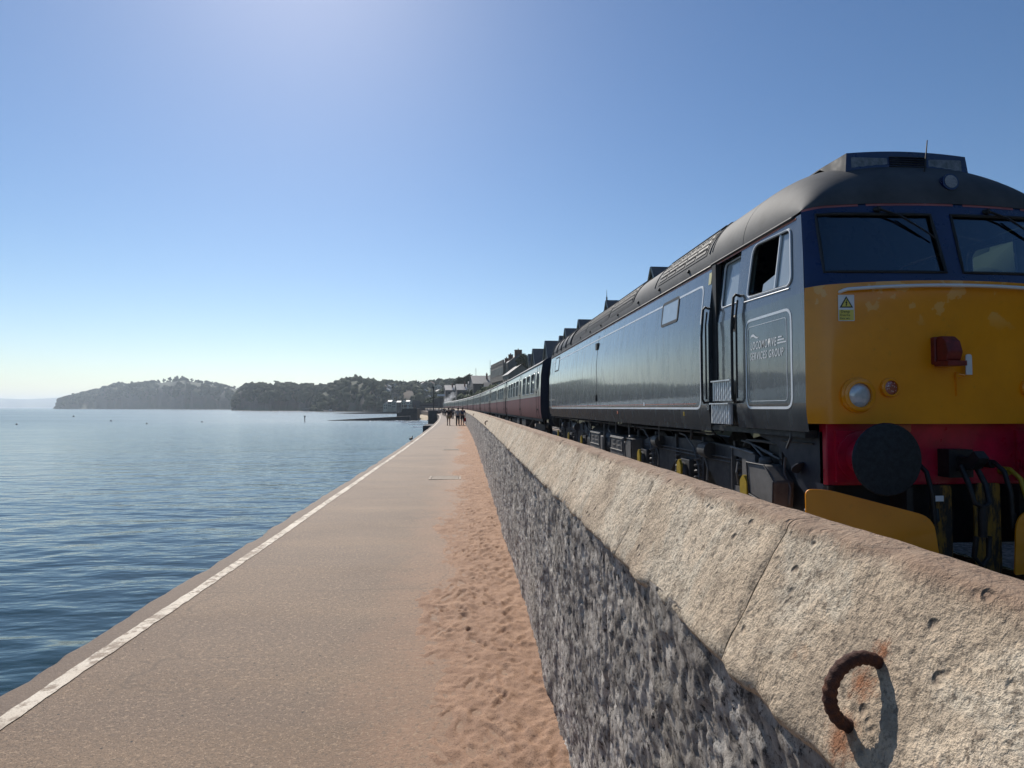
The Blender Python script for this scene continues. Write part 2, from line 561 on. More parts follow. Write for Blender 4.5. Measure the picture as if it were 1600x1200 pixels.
# drifted sand at the foot of the wall
def make_sand():
    t = NT('red_sand')
    c = t.mix(t.ramp(t.noise(6, 5, .65), [(.3, 0), (.7, 1)]), (.285, .170, .110), (.47, .295, .195))
    c = t.mix(t.ramp(t.noise(130, 4, .7), [(.34, .8), (.5, 0)]), c, (.13, .078, .05))
    c = t.mix(t.ramp(t.voro(34), [(.035, .8), (.06, 0)]), c, (.10, .07, .055))
    t.set(Base_Color=c, Roughness=.95, Normal=t.bump(t.noise(110, 4, .7), .8, .010))
    ys = np.concatenate([ysteps(-3, 0, .05, .02), ysteps(.02, 14, .0085, .0034), ysteps(14.1, 85, .06, .006)])
    cols = np.linspace(0, 1, 92)
    base = off(ys)[:, None]
    X0 = -.62; X1 = .53
    Y = np.repeat(ys[:, None], len(cols), 1)
    Xl = np.repeat((X0 + (X1 - X0) * cols)[None, :], len(ys), 0)
    # thickness grows to the wall
    th = np.clip((Xl + .34 + .22 * fbm(Y * .8, Xl * 1.5, 0, 5, 31, .6) + .06 * fbm(Y * 14, Xl * 14, 0, 3, 36)) / .8, -.4, 1)
    H = .030 * th
    amp = np.clip(th * 2.4, 0, 1)
    lump = fbm(Xl * 9, Y * 7, 0, 3, 41)
    H = H + amp * (.005 * lump + .0055 * fbm(Xl * 30, Y * 24, 0, 4, 43, .6))
    r2 = random.Random(4)
    for k in range(900):                        # footprints and scuffs
        fy = r2.uniform(.6, 26) ** 1.0; fx = r2.uniform(-.25, .46)
        if fy > 9 and r2.random() < .3: continue
        a = R(r2.uniform(-35, 35)); L = r2.uniform(.03, .12); W = r2.uniform(.015, .04); dp = r2.uniform(.008, .020)
        i0, i1 = np.searchsorted(ys, [fy - .3, fy + .3])
        if i1 <= i0: continue
        dx = Xl[i0:i1] - fx; dy = Y[i0:i1] - fy
        u = (dx * math.sin(a) + dy * math.cos(a)) / L; v = (dx * math.cos(a) - dy * math.sin(a)) / W
        q = u * u + v * v
        H[i0:i1] += amp[i0:i1] * dp * (-np.exp(-q * 1.4) + .45 * np.exp(-(np.sqrt(q) - 1.35) ** 2 * 5))
    Z = H - .004
    V = np.stack([Xl + base, Y, Z], -1).reshape(-1, 3)
    o = place_mesh('sand', np_mesh('sand', V, grid_faces(*Y.shape), t.mat))
    tag(o, 'reddish drifted sand marked with footprints along the wall foot', 'sand', kind='stuff')
make_sand()

# ---------------------------------------------------------------- sea wall with concrete coping
def make_wall():
    W = thing('sea_wall', 'rough grey stone sea wall with pale sloping concrete coping beside the path', 'wall', (.5, 0, 0))
    t = NT('rough_stone')
    big = t.noise(2.1, 5, .65)
    c = t.ramp(t.noise(14, 8, .78), [(.36, (.11, .092, .08)), (.48, (.48, .425, .375)), (.62, (.84, .775, .70))])
    c = t.mix(t.ramp(big, [(.36, .6), (.58, 0)]), c, (.085, .074, .070))
    c = t.mix(t.ramp(t.noise(1.1, 3, .6), [(.52, 0), (.72, .55)]), c, (.42, .37, .30))
    c = t.mix(t.ramp(t.noise(48, 5, .75), [(.38, .95), (.47, 0)]), c, (.035, .030, .028))
    t.set(Base_Color=c, Roughness=.92, Normal=t.bump(t.noise(90, 6, .8), 1.0, .010))
    ys = np.concatenate([ysteps(-14, -.5, .1, .02), ysteps(-.4, .8, .02, .0), ysteps(.82, 70, .007, .0034), ysteps(70.5, 330, .6, .01)])
    zs = np.linspace(-.06, 1.225, 122)
    Y = np.repeat(ys[:, None], len(zs), 1); Z = np.repeat(zs[None, :], len(ys), 0)
    wy, wz = Y + .05 * fbm(Y * 7, Z * 7, 0, 3, 57), Z + .05 * fbm(Y * 7, Z * 7, 4, 3, 58)
    d = .012 * fbm(Y * 2.2, Z * 1.6, 0, 3, 51) + .007 * facets(wy, wz, 8, 54) + .004 * facets(wy, wz, 21, 55) + .0035 * facets(Y, Z, 52, 56) + .003 * fbm(Y * 40, Z * 40, 0, 2, 53, .6)
    crack = np.exp(-((Y - 2.04 - .012 * vnoise(Z * 6, 0, 0, 5)) / .012) ** 2)
    d -= .02 * crack
    top = np.clip((1.225 - Z) / .06, 0, 1)
    d = d * (.35 + .65 * top)
    X = .486 - .026 * Z / 1.2 - d + off(Y)
    o = place_mesh('wall_face', np_mesh('wall_face', np.stack([X - .5, Y, Z], -1).reshape(-1, 3), grid_faces(*Y.shape), t.mat), W)
    # coping stones
    t = NT('coping_concrete')
    geo = t.noise(3.2, 6, .65)
    c = t.ramp(geo, [(.30, (.40, .30, .21)), (.5, (.62, .485, .345)), (.70, (.80, .66, .495))])
    bl = t.noise(5.5, 5, .6, sc=(1, .6, .55), dist=.6)
    c = t.mix(t.ramp(bl, [(.48, 0), (.55, .6), (.66, .1)]), c, (.66, .58, .455))
    c = t.mix(t.ramp(t.noise(140, 4, .7), [(.30, .9), (.48, 0)]), c, (.19, .15, .11))
    pit = t.voro(26, sc=(1, 1, 1))
    pm = t.math('MULTIPLY', t.ramp(pit, [(.12, 1), (.26, 0)]), t.ramp(t.noise(5, 4, .7), [(.54, 0), (.60, 1)]))
    c = t.mix(t.ramp(t.noise(62, 5, .75), [(.37, .85), (.47, 0)]), c, (.17, .130, .092))
    c = t.mix(t.ramp(t.noise(17, 5, .7), [(.38, .55), (.48, 0)]), c, (.25, .195, .14))
    c = t.mix(pm, c, (.20, .15, .11))
    c = t.mix(t.ramp(t.noise(6.5, 4, .6), [(.66, 0), (.76, .75)]), c, (.36, .17, .075))   # rust-brown lichen
    sep = t.n('ShaderNodeSeparateXYZ')
    t.l(t.coord(), sep.inputs[0])
    zz = t.math('ADD', sep.outputs[2], t.math('MULTIPLY', t.math('SUBTRACT', t.noise(9, 4, .6), .5), .05))
    c = t.mix(t.ramp(t.math('MULTIPLY', t.math('SUBTRACT', zz, 1.425), 40), [(0, 0), (.9, .8)]), c, t.mix(t.noise(30, 4), (.17, .095, .06), (.40, .265, .175)))
    # rust run-off around the near iron staple
    for (sx_, sy_, sz_, sr) in ((.468, .750, 1.240, .030), (.500, .752, 1.300, .022), (.520, .748, 1.345, .016)):
        ds = t.n('ShaderNodeVectorMath', operation='DISTANCE'); t.l(t.coord(), ds.inputs[0]); ds.inputs[1].default_value = (sx_ - .5, sy_, sz_)
        dd = t.math('ADD', ds.outputs['Value'], t.math('MULTIPLY', t.math('SUBTRACT', t.noise(55, 4, .7), .5), .06))
        c = t.mix(t.ramp(t.math('DIVIDE', dd, sr * 2), [(.15, .85), (.6, 0)]), c, (.30, .105, .035))
    hgt = t.math('ADD', t.noise(90, 5, .7), t.math('MULTIPLY', pm, -1.2))
    hgt = t.math('ADD', hgt, t.math('MULTIPLY', t.noise(30, 4, .65), .9))
    t.set(Base_Color=c, Roughness=.9, Normal=t.bump(hgt, 1.0, .010))
    cuts = [-14, -9, -5, -2.4, -.72, 1.07, 1.84]
    while cuts[-1] < 330:
        cuts.append(cuts[-1] + (2.3 if cuts[-1] < 20 else 4.6 if cuts[-1] < 80 else 24))
    prof = np.array([(.60, 1.19), (.50, 1.185), (.452, 1.20), (.446, 1.212), (.452, 1.226), (.475, 1.266), (.51, 1.33), (.545, 1.393), (.572, 1.441), (.579, 1.450), (.592, 1.4545), (.625, 1.456), (.648, 1.450), (.68, 1.42), (.72, 1.36), (.74, 1.2), (.75, .6), (.76, -.3)])
    for a, b in zip(cuts[:-1], cuts[1:]):
        mid = (a + b) / 2
        near = 0 <= a < 14
        dy = .012 if -1 < a < 3 else .03 if near else .25 if b < 60 else 2.0
        # densify the profile near the camera
        P = []
        for i in range(len(prof) - 1):
            L = np.linalg.norm(prof[i + 1] - prof[i])
            n = max(1, int(L / (.012 if -1 < a < 3 else .025 if near else .08))) if 2 <= i < 13 else 1
            for k in range(n):
                P.append(prof[i] + (prof[i + 1] - prof[i]) * k / n)
        P.append(prof[-1])
        P = np.array(P)
        ys = np.linspace(a + .0014, b - .0014, max(2, int((b - a) / dy)))
        Y = np.repeat(ys[:, None], len(P), 1)
        PX = np.repeat(P[None, :, 0], len(ys), 0); PZ = np.repeat(P[None, :, 1], len(ys), 0)
        n1 = .006 * fbm(Y * 3, PZ * 4, PX * 4, 3, 61) + .0028 * fbm(Y * 22, PZ * 22, PX * 22, 3, 62)
        n1 += np.where(PZ > 1.43, .006, 0) * fbm(Y * 11, PX * 16, 0, 3, 63)
        lipn = np.exp(-((PZ - 1.21) / .03) ** 2) * .007 * fbm(Y * 14, 2, 0, 4, 64)
        edge = np.minimum(Y - a, b - Y)
        n1 = n1 - .004 * np.exp(-(edge / .007) ** 2)
        X = PX - .88 * n1 - lipn + off(Y) - .5
        Z = PZ + .48 * n1
        place_mesh('coping_stone', np_mesh('coping_stone', np.stack([X, Y, Z], -1).reshape(-1, 3), grid_faces(*Y.shape), t.mat), W)
    # rear face fills the back so the wall is solid
    ys = np.concatenate([np.arange(-14, 60, 1.0), np.arange(60, 330, 8.0)])
    X = np.stack([.55 + off(ys), .76 + off(ys)], 1) - .5
    Z = np.repeat(np.array([[1.15, 1.15]]), len(ys), 0)
    return W
make_wall()

# rusty staples in the coping
rust = NT('rusty_iron')
rust.set(Base_Color=rust.ramp(rust.noise(55, 5, .7), [(.3, (.035, .016, .013)), (.55, (.085, .036, .024)), (.8, (.20, .075, .03))]), Roughness=.85, Metallic=.25,
         Normal=rust.bump(rust.noise(160, 4, .6), .8, .004))
def staple(y, label, r=.0084):
    o0 = offs(y)
    n = Vector((-.871, 0, .491))
    A = Vector((.5155 + o0, y, 1.3388)); B = Vector((.4673 + o0, y, 1.2531))
    ctr = (A + B) / 2
    root = thing('iron_ring', label, 'iron ring', ctr, 0, 'rusty staples set in the coping')
    m = MB()
    N = 72
    pts, rs = [], []
    for i in range(N + 1):
        a = math.pi * (-.12 + 1.24 * i / N)
        p = (A - B) * .44 * math.cos(a) * (1 + .06 * math.sin(a)) + n * (.042 * math.sin(a))
        pts.append(p)
        rs.append(r * (1 + .09 * math.sin(i * 1.35) + random.uniform(-.05, .05)))
    m.tube(pts, rs, 12)
    m.build('bar', rust.mat, root, 60)
    return root
staple(.7465, 'rusty half-ring of twisted iron bar close by on the coping')
staple(14.4, 'small dark iron hook on the coping farther along the wall', .012)
staple(31, 'tiny dark iron hook on the coping farthest along the wall', .014)

# manhole covers in the path
def manhole(x, y, w, d, label):
    root = thing('manhole_cover', label, 'manhole cover', (x, y, 0), 0, 'covers let into the path')
    con = plain('cover_infill_' + str(int(y)), (.27, .215, .165), .85, 0, .3, 20, .6, 60)
    ir = bpy.data.materials.get('cover_frame') or plain('cover_frame', (.33, .26, .195), .8, .0, .35, 8, .5, 50)
    dk = bpy.data.materials.get('cover_gap') or plain('cover_gap', (.09, .07, .055), .9, 0, .2)
    m = MB()
    for a in (-w / 2, w / 2 - .045): m.box(a, a + .045, -d / 2, d / 2, -.02, .012)
    for b in (-d / 2, d / 2 - .045): m.box(-w / 2 + .046, w / 2 - .046, b, b + .045, -.02, .012)
    m.build('frame', ir, root)
    m = MB(); m.box(-w / 2 + .06, w / 2 - .06, -d / 2 + .06, d / 2 - .06, -.02, .010)
    m.build('cover_plate', con, root)
    m = MB(); m.box(-w / 2 + .04, w / 2 - .04, -d / 2 + .04, d / 2 - .04, -.02, .0065)
    m.build('seam', dk, root)
manhole(-.48, 14.7, .74, .72, 'square manhole cover with pale frame in the near path')
manhole(-.58, 24.5, .62, .4, 'worn narrow cover in the path beyond the pale framed one')

# ---------------------------------------------------------------- track bed behind the wall
bal = NT('ballast_stone')
bal.set(Base_Color=bal.ramp(bal.voro(22, out='Color'), [(.2, (.10, .085, .075)), (.8, (.26, .225, .20))]), Roughness=.95, Normal=bal.bump(bal.voro(22), 1, .04))
ys = np.concatenate([np.arange(-40, 60, 2.0), np.arange(60, 480, 10.0)])
xs_ = np.array([.70, 1.2, 2.4, 4.6, 8.2, 10.5, 12.0, 12.6])
zs_ = np.array([-.30, -.26, -.14, -.12, -.12, -.15, -.25, -.3])
X = xs_[None, :] + off(ys)[:, None]
o = place_mesh('track_bed', np_mesh('track_bed', np.stack([X, np.repeat(ys[:, None], 8, 1), np.repeat(zs_[None, :], len(ys), 0)], -1).reshape(-1, 3), grid_faces(len(ys), 8), bal.mat))
tag(o, 'dark stone ballast of the railway behind the wall', 'track bed', kind='structure')
railm = plain('rail_steel', (.16, .12, .10), .45, .7, .3)
railtop = plain('rail_top', (.55, .55, .56), .22, 1.0, .1)
slm = plain('sleeper_concrete', (.20, .18, .16), .9, 0, .3, 4)
def track(cx, label):
    root = thing('railway_track', label, 'railway track', (cx, 6, -.12))
    ys = np.concatenate([np.arange(-34, 40, 2.0), np.arange(40, 430, 6.0)])
    for s in (-.7525, .7525):
        m = MB()
        pr = [(-.07, -.10), (.07, -.10), (.07, -.085), (.012, -.07), (.012, -.035), (.034, -.025), (.034, 0), (-.034, 0), (-.034, -.025), (-.012, -.035), (-.012, -.07), (-.07, -.085)]
        n = len(pr)
        v = [(cx + s + p[0] + offs(y), y, RAIL + p[1]) for y in ys for p in pr]
        f = [(i * n + k, i * n + (k + 1) % n, (i + 1) * n + (k + 1) % n, (i + 1) * n + k) for i in range(len(ys) - 1) for k in range(n)]
        m.add(v, f)
        m.m = [1 if q % n == 6 else 0 for q in range(len(f))]
        m.build('rail', [railm, railtop], root, off=(cx, 6, -.12))
    m = MB(); m.prism([(-1.25, -.12), (1.25, -.12), (1.25, .06), (.4, .03), (-.4, .03), (-1.25, .06)], 'y', -.13, .13)
    me = m.mesh('sleeper', slm)
    for k in range(38):
        place_mesh('sleeper', me, root, (0, -26 + k * .68 - 6 + 14, .0))
track(4.6, 'railway track under the train beside the sea wall')
track(8.1, 'inland railway track hidden behind the train')

# ================================================================ THE DIESEL LOCOMOTIVE
LX = 4.6
LO = (LX, 14.5, RAIL)                      # base of the locomotive
slate = NT('slate_paint')
_st = slate.noise(3.5, 5, .6, sc=(1, 1.0, .10))
_c = slate.ramp(_st, [(.3, (.034, .042, .050)), (.7, (.050, .059, .067))])
_c = slate.mix(slate.ramp(slate.noise(7, 5, .7, sc=(1, 1.4, .12)), [(.60, 0), (.78, .35)]), _c, (.085, .083, .076))
_wob = slate.bump(slate.noise(1.3, 4, .55, sc=(1, 5, 1.5)), .13, .02)
slate.set(Base_Color=_c, Roughness=slate.ramp(slate.noise(5, 5, .65, sc=(1, 1, .3)), [(.35, .16), (.7, .34)]), Coat_Weight=.75, Coat_Roughness=slate.ramp(slate.noise(4, 4, .6, sc=(1, 1, .2)), [(.4, .008), (.8, .05)]), Normal=_wob, Coat_Normal=_wob, Coat_IOR=1.6)
slate = slate.mat
navy = plain('navy_paint', (.005, .017, .075), .3, 0, .25, 3, 0, coat=.4)
roofg = NT('roof_grey')
roofg.set(Base_Color=roofg.ramp(roofg.noise(2.5, 5, .65), [(.3, (.045, .048, .053)), (.7, (.085, .088, .094))]), Roughness=.72, Specular_IOR_Level=.3, Coat_Weight=.0, Coat_Roughness=.2, Normal=roofg.bump(roofg.noise(12, 3), .05, .01))
roofg = roofg.mat
yel = NT('warning_yellow')
_p = yel.noise(2.6, 4, .6)
_c = yel.ramp(_p, [(.3, (.78, .265, .002)), (.7, (.90, .32, .003))])
_c = yel.mix(yel.ramp(yel.noise(9, 6, .75), [(.60, 0), (.75, .35)]), _c, (.30, .15, .02))
_c = yel.mix(yel.ramp(yel.voro(38), [(.03, .6), (.07, 0)]), _c, (.16, .08, .02))
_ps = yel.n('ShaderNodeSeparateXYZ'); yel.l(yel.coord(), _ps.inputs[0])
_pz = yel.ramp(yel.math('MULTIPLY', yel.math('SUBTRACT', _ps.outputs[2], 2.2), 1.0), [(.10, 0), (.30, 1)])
_c = yel.mix(yel.math('MULTIPLY', _pz, yel.ramp(yel.noise(3.1, 4, .6), [(.575, 0), (.59, .55)])), _c, (.88, .50, .16))  # reflections high on the nose, painted into the yellow as paler patches
yel.set(Base_Color=_c, Roughness=.3, Coat_Weight=.35, Coat_Roughness=.08)
yel = yel.mat
dirtyel = NT('dirty_yellow')
dirtyel.set(Base_Color=dirtyel.mix(dirtyel.ramp(dirtyel.noise(7, 6, .75, sc=(1.6, 1, .35)), [(.42, 0), (.54, 1)]), (.27, .135, .012), (.02, .016, .012)), Roughness=.7, Normal=dirtyel.bump(dirtyel.noise(40, 5), .6, .01))
dirtyel = dirtyel.mat
dknavy = plain('dark_valance', (.006, .010, .024), .5, 0, .3, 4)
redp = plain('buffer_red', (.46, .006, .034), .35, 0, .3, 5, .1, 30, coat=.3)
redcap = plain('cap_red', (.17, .014, .010), .5, 0, .35, 14, .3, 40)
whitep = plain('white_paint', (.76, .76, .76), .45, 0, .1)
silver = plain('silver_lining', (.72, .74, .76), .4, .1, .08)
orange = plain('orange_lining', (.50, .13, .06), .45, 0, .15)
blackp = plain('black_iron', (.013, .013, .014), .55, .1, .5, 6, .4, 50)
frameg = plain('bogie_grey', (.052, .050, .050), .6, .1, .5, 5, .4, 35)
boxg = plain('equipment_grey', (.145, .138, .132), .55, .1, .35, 4, .3, 30)
rubber = plain('rubber_black', (.012, .012, .013), .6, 0, .2)
chrome = plain('bright_metal', (.62, .63, .65), .25, 1.0, .1)
treadm = plain('tread_aluminium', (.60, .61, .62), .35, .35, .2, 9)
blank = NT('blanked_pane')
blank.set(Base_Color=blank.ramp(blank.noise(4, 4), [(.3, (.27, .31, .33)), (.7, (.33, .37, .39))]), Roughness=.18, Coat_Weight=.6, Coat_Roughness=.03)
blank = blank.mat
pebble = plain('buffer_face', (.022, .028, .036), .5, .5, .4, 30, .7, 90)
yaxle = plain('axle_yellow', (.40, .27, .015), .5, 0, .25, 9)
lens = plain('lamp_lens', (.55, .57, .60), .12, .2, .15, 18, .4, 40, coat=1)
redlens = NT('red_lens')
redlens.set(Base_Color=redlens.ramp(redlens.voro(55), [(.2, (.75, .55, .5)), (.35, (.30, .06, .04))]), Roughness=.2, Coat_Weight=1)
redlens = redlens.mat
dark_in = plain('cab_interior', (.014, .034, .070), .7, 0, .2)
def glass_mat(name, tint, refl=.9):
    t = NT(name)
    tr = t.n('ShaderNodeBsdfTransparent'); tr.inputs[0].default_value = (*tint, 1)
    gl = t.n('ShaderNodeBsdfGlossy'); gl.inputs['Roughness'].default_value = .02; gl.inputs[0].default_value = (refl * .72, refl * .88, refl, 1)
    fr = t.n('ShaderNodeFresnel'); fr.inputs[0].default_value = 1.52
    mx = t.n('ShaderNodeMixShader')
    t.l(t.math('MULTIPLY', fr.outputs[0], 3.2, True), mx.inputs[0]); t.l(tr.outputs[0], mx.inputs[1]); t.l(gl.outputs[0], mx.inputs[2])
    t.l(mx.outputs[0], t.out.inputs[0])
    return t.mat
glass = glass_mat('cab_glass', (.42, .52, .60))

loco = thing('diesel_locomotive', 'slate grey diesel locomotive with yellow warning front standing behind the wall', 'locomotive', LO)
def LB(m, name, mat, parent=None, smooth=None, bevel=0):
    return m.build(name, mat, parent or loco, smooth, LO, bevel)

def xs(z):                                  # half width of the body at height z
    return 1.40 - max(0.0, z - 2.75) * .115 - max(0.0, 1.62 - z) * .12
def rake(z):
    return max(0.0, z - 2.80) * .27
def yf(x, z):                               # front surface
    q = abs(x) / 1.4
    c = max(0.0, (abs(x) - (xs(z) - .20)) / .20)
    return 5.44 + .075 * q * q + .105 * c ** 2.2 + rake(z)
YB0, YB1 = 8.02, 23.6
ZG = 3.56                                   # gutter height
def zroof(x):
    q = min(1.0, abs(x) / 1.307)
    return ZG + .80 * (1 - q ** 2.8) ** .5
def side(s):                                # mapping of (y,z) on the body side; s=-1 seaward
    return lambda y, z, d=0.0: (LX + s * (xs(z) + d), y, z)

# body sides and rear
for s in (-1, 1):
    m = MB()
    mp = side(s)
    zz = [1.42, 1.52, 1.62, 2.0, 2.4, 2.75, 3.0, 3.3, ZG]
    ny = 40
    m.grid(lambda u, v: mp(YB0 + (YB1 - YB0) * u, zz[round(v * (len(zz) - 1))]), ny, len(zz))
    m.box(LX + s * 1.10, LX + s * 1.35, YB0, YB1, 1.34, 1.418)
    LB(m, 'body_side', slate, smooth=40)
m = MB()
rear = [(x, z) for z, x in [(1.42, -xs(1.42)), (1.62, -1.4), (2.75, -1.4), (ZG, -xs(ZG))]] + [(1.307 * q, zroof(1.307 * q)) for q in np.linspace(-.98, .98, 24)] + [(xs(ZG), ZG), (1.4, 2.75), (1.4, 1.62), (xs(1.42), 1.42)]
m.poly([rear], lambda x, z: (LX + x, YB1 - .002, z))
LB(m, 'end_bulkhead', navy)
m = MB(); m.poly([rear], lambda x, z: (LX + x, YB0 + .01, z)); LB(m, 'cab_bulkhead', navy)
# floor plate closes the body below
m = MB(); m.box(LX - 1.34, LX + 1.34, 5.75, YB1 - .01, 1.36, 1.43)
LB(m, 'underframe', blackp)

# main roof
m = MB()
m.grid(lambda u, v: (LX + 1.307 * math.sin((v * 2 - 1) * math.pi / 2), YB0 + (YB1 - YB0) * u, zroof(1.307 * math.sin((v * 2 - 1) * math.pi / 2))), 30, 41)
mroof = LB(m, 'roof', roofg, smooth=50)
for s in (-1, 1):
    m = MB()                                # gutter lip with its shadow gap
    m.grid(lambda u, v: (LX + s * (xs(ZG) + .004 + .020 * math.sin(v * math.pi)), YB0 + (YB1 - YB0) * u, ZG - .028 + .04 * v), 12, 5)
    LB(m, 'gutter', blackp, mroof, 60)
    m = MB()                                # orange line below the gutter
    m.box(LX + s * (xs(3.525) + .002) if s > 0 else LX - xs(3.525) - .004, LX + s * (xs(3.525) + .004) if s > 0 else LX - xs(3.525) + .02, YB0, YB1, 3.510, 3.526)
    LB(m, 'lining_stripe', orange)
# roof ribs (seams)
for yy in (8.06, 8.16, 10.62, 12.02, 14.12, 16.9, 18.9):
    m = MB()
    m.tube([(LX + 1.29 * math.sin(a), yy, zroof(1.29 * math.sin(a)) + .002) for a in np.linspace(-1.45, 1.45, 31)], .014, 6)
    LB(m, 'roof_seam', roofg, mroof, 60)
# louvred grilles on the roof shoulders
def roof_pt(s, a, y, h=0.0):
    """a in 0..1 from gutter to ridge along the arc"""
    ang = (1 - a) * math.pi / 2
    x = 1.307 * math.sin(ang)
    e = 1e-3
    dz = (zroof(x + e) - zroof(x - e)) / (2 * e) if x < 1.3 else -4.0
    n = Vector((-dz, 0, 1)).normalized()
    return Vector((LX + s * (x + n.x * h), y, zroof(x) + n.z * h))
def louvre_mesh(a0, a1, L):
    m = MB()
    p0, p1 = roof_pt(-1, a0, 0, .016), roof_pt(-1, a1, 0, .016)
    q0, q1 = roof_pt(-1, a0, 0, .016), roof_pt(-1, a1, 0, .026)
    ctr = (p0 + p1) / 2
    g = [(p0 - ctr), (p1 - ctr)]
    h = [(roof_pt(-1, a0 + (a1 - a0) * .80, 0, .030) - ctr), (roof_pt(-1, a1, 0, .022) - ctr)]
    m.add([(g[0].x, -L / 2, g[0].z), (g[0].x, L / 2, g[0].z), (g[1].x, L / 2, g[1].z), (g[1].x, -L / 2, g[1].z)], [(0, 1, 2, 3)], 1)
    m.add([(h[0].x, -L / 2, h[0].z), (h[0].x, L / 2, h[0].z), (h[1].x, L / 2, h[1].z), (h[1].x, -L / 2, h[1].z),
           (h[0].x, -L / 2, h[0].z + .006), (h[0].x, L / 2, h[0].z + .006), (h[1].x, L / 2, h[1].z + .006), (h[1].x, -L / 2, h[1].z + .006)],
          [(0, 1, 2, 3), (4, 5, 6, 7), (0, 1, 5, 4), (2, 3, 7, 6), (0, 3, 7, 4), (1, 2, 6, 5)], 0)
    return m.mesh('louvre_slat', [roofg, rubber]), ctr
for (y0, y1, a_lo, a_hi, rows, seg) in ((8.30, 10.42, .16, .60, 8, .40), (12.12, 14.02, .14, .62, 8, .45), (14.22, 16.8, .14, .62, 8, .5), (17.0, 18.8, .14, .62, 8, .55)):
    m = MB()
    m.grid(lambda u, v: roof_pt(-1, a_lo - .03 + (a_hi - a_lo + .06) * v, y0 - .03 + (y1 - y0 + .06) * u, .007), 3, 40)
    gr = LB(m, 'roof_grille', roofg, None, 40)
    da = (a_hi - a_lo) / rows
    n = max(1, int((y1 - y0) / seg))
    for i in range(rows):
        a = a_lo + i * da
        me, ctr = louvre_mesh(a, a + da * .92, (y1 - y0) / n * .90)
        for k in range(n):
            sk = (i * .10) if y0 < 9 else .0        # slanting front edge of the first bank
            yc = y0 + (k + .5) * (y1 - y0) / n + (sk if k == 0 and False else 0)
            place_mesh('louvre_slat', me, gr, Vector((ctr.x, yc, ctr.z)) - Vector(LO))
# cooling group: open roof bays between arched ribs
for k, yy in enumerate(np.linspace(19.25, 23.2, 5)):
    m = MB()
    if k < 4:
        dy = (23.2 - 19.25) / 4
        m.grid(lambda u, v: roof_pt(-1, .10 + .75 * v, yy + .10 + (dy - .2) * u, .014), 2, 40)
        LB(m, 'roof_vent', rubber, None, 40)
    m = MB()
    m.tube([roof_pt(-1, a, yy, .012) for a in np.linspace(.05, .95, 18)], .035, 6)
    LB(m, 'roof_rib', roofg, None, 60)
m = MB(); m.tube([roof_pt(-1, .92, y, .02) for y in np.linspace(18.9, 23.4, 8)], .03, 6); LB(m, 'roof_rib', roofg, None, 60)
for y in (8.9, 10.3, 11.6, 13.2, 14.9, 16.2, 17.6):
    m = MB(); p = roof_pt(-1, .07, y, 0); m.lathe([(.028, 0), (.028, .02), (.018, .03)], p, (-.9, 0, .4), 8)
    LB(m, 'lifting_eye', blackp)

# lining panel along the side (silver, rounded) and the thin inner line
def outline(name, loop, s, w, d, mat):
    m = MB()
    mp = side(s)
    n = len(loop)
    inn = []
    for i in range(n):
        p, a, b = Vector(loop[i]), Vector(loop[i - 1]), Vector(loop[(i + 1) % n])
        t_ = (b - a).normalized()
        inn.append((p.x - t_.y * w, p.y + t_.x * w))
    m.add([mp(*p, d) for p in loop] + [mp(*p, d) for p in inn], [(i, (i + 1) % n, n + (i + 1) % n, n + i) for i in range(n)])
    m.add([mp(*p, -.004) for p in loop] + [mp(*p, d) for p in loop], [(i, (i + 1) % n, n + (i + 1) % n, n + i) for i in range(n)])
    return LB(m, name, mat)
for s in (-1, 1):
    lp = rounded(rect(8.22, 23.05, 1.625, 3.345), .16, 6)
    dense = []
    for i in range(len(lp)):
        a, b = lp[i], lp[(i + 1) % len(lp)]
        L = math.dist(a, b); n = max(1, int(L / .3))
        dense += [(a[0] + (b[0] - a[0]) * k / n, a[1] + (b[1] - a[1]) * k / n) for k in range(n)]
    outline('lining_stripe', dense, s, .030, .004, silver)
    m = MB(); mp = side(s)
    for za in (1.70,):
        m.add([mp(8.4, za, .003), mp(22.9, za, .003), mp(22.9, za + .008, .003), mp(8.4, za + .008, .003)], [(0, 1, 2, 3)])
    LB(m, 'lining_stripe', orange)
    outline('lining_stripe', rounded(rect(5.85, 6.86, 1.635, 2.645), .13, 6), s, .027, .004, silver)
    outline('lining_stripe', rounded(rect(5.95, 6.79, 1.72, 2.56), .05, 4), s, .006, .003, silver)
    # bodyside windows
    for (a, b, c_, d_) in ((9.24, 9.99, 3.0, 3.34), (21.45, 22.25, 2.97, 3.42)):
        lp = rounded(rect(a, b, c_, d_), .05, 4)
        fr = outline('window_frame', rounded(rect(a - .03, b + .03, c_ - .03, d_ + .03), .07, 4), s, .045, .008, rubber)
        m = MB(); m.poly([lp], lambda y, z: side(s)(y, z, .005)); LB(m, 'window_pane', blank, fr)
    # seam with catch
    m = MB(); m.add([side(s)(14.99, 1.72, .003), side(s)(15.02, 1.72, .003), side(s)(15.02, 2.75, .003), side(s)(15.02, 3.42, .003), side(s)(14.99, 3.42, .003), side(s)(14.99, 2.75, .003)], [(0, 1, 2, 5), (5, 2, 3, 4)])
    LB(m, 'panel_seam', rubber)
    m = MB(); p = side(s)(15.1, 3.16); m.box(p[0] - .03, p[0] + .03, 14.99, 15.19, 3.08, 3.24); LB(m, 'catch', rubber)
    p = side(s)(15.1, 1.9); m = MB(); m.box(p[0] - .025, p[0] + .025, 15.0, 15.12, 1.82, 1.96); LB(m, 'catch', rubber)
    # small equipment plates
    for (y, z, w, h, mt) in ((8.9, 1.56, .04, .06, yaxle), (12.9, 1.55, .07, .06, orange), (10.9, 1.715, .07, .06, silver)):
        m = MB(); p = side(s)(y, z); m.box(p[0] - .006, p[0] + .006, y, y + w, z - h / 2, z + h / 2); LB(m, 'label_plate', mt)

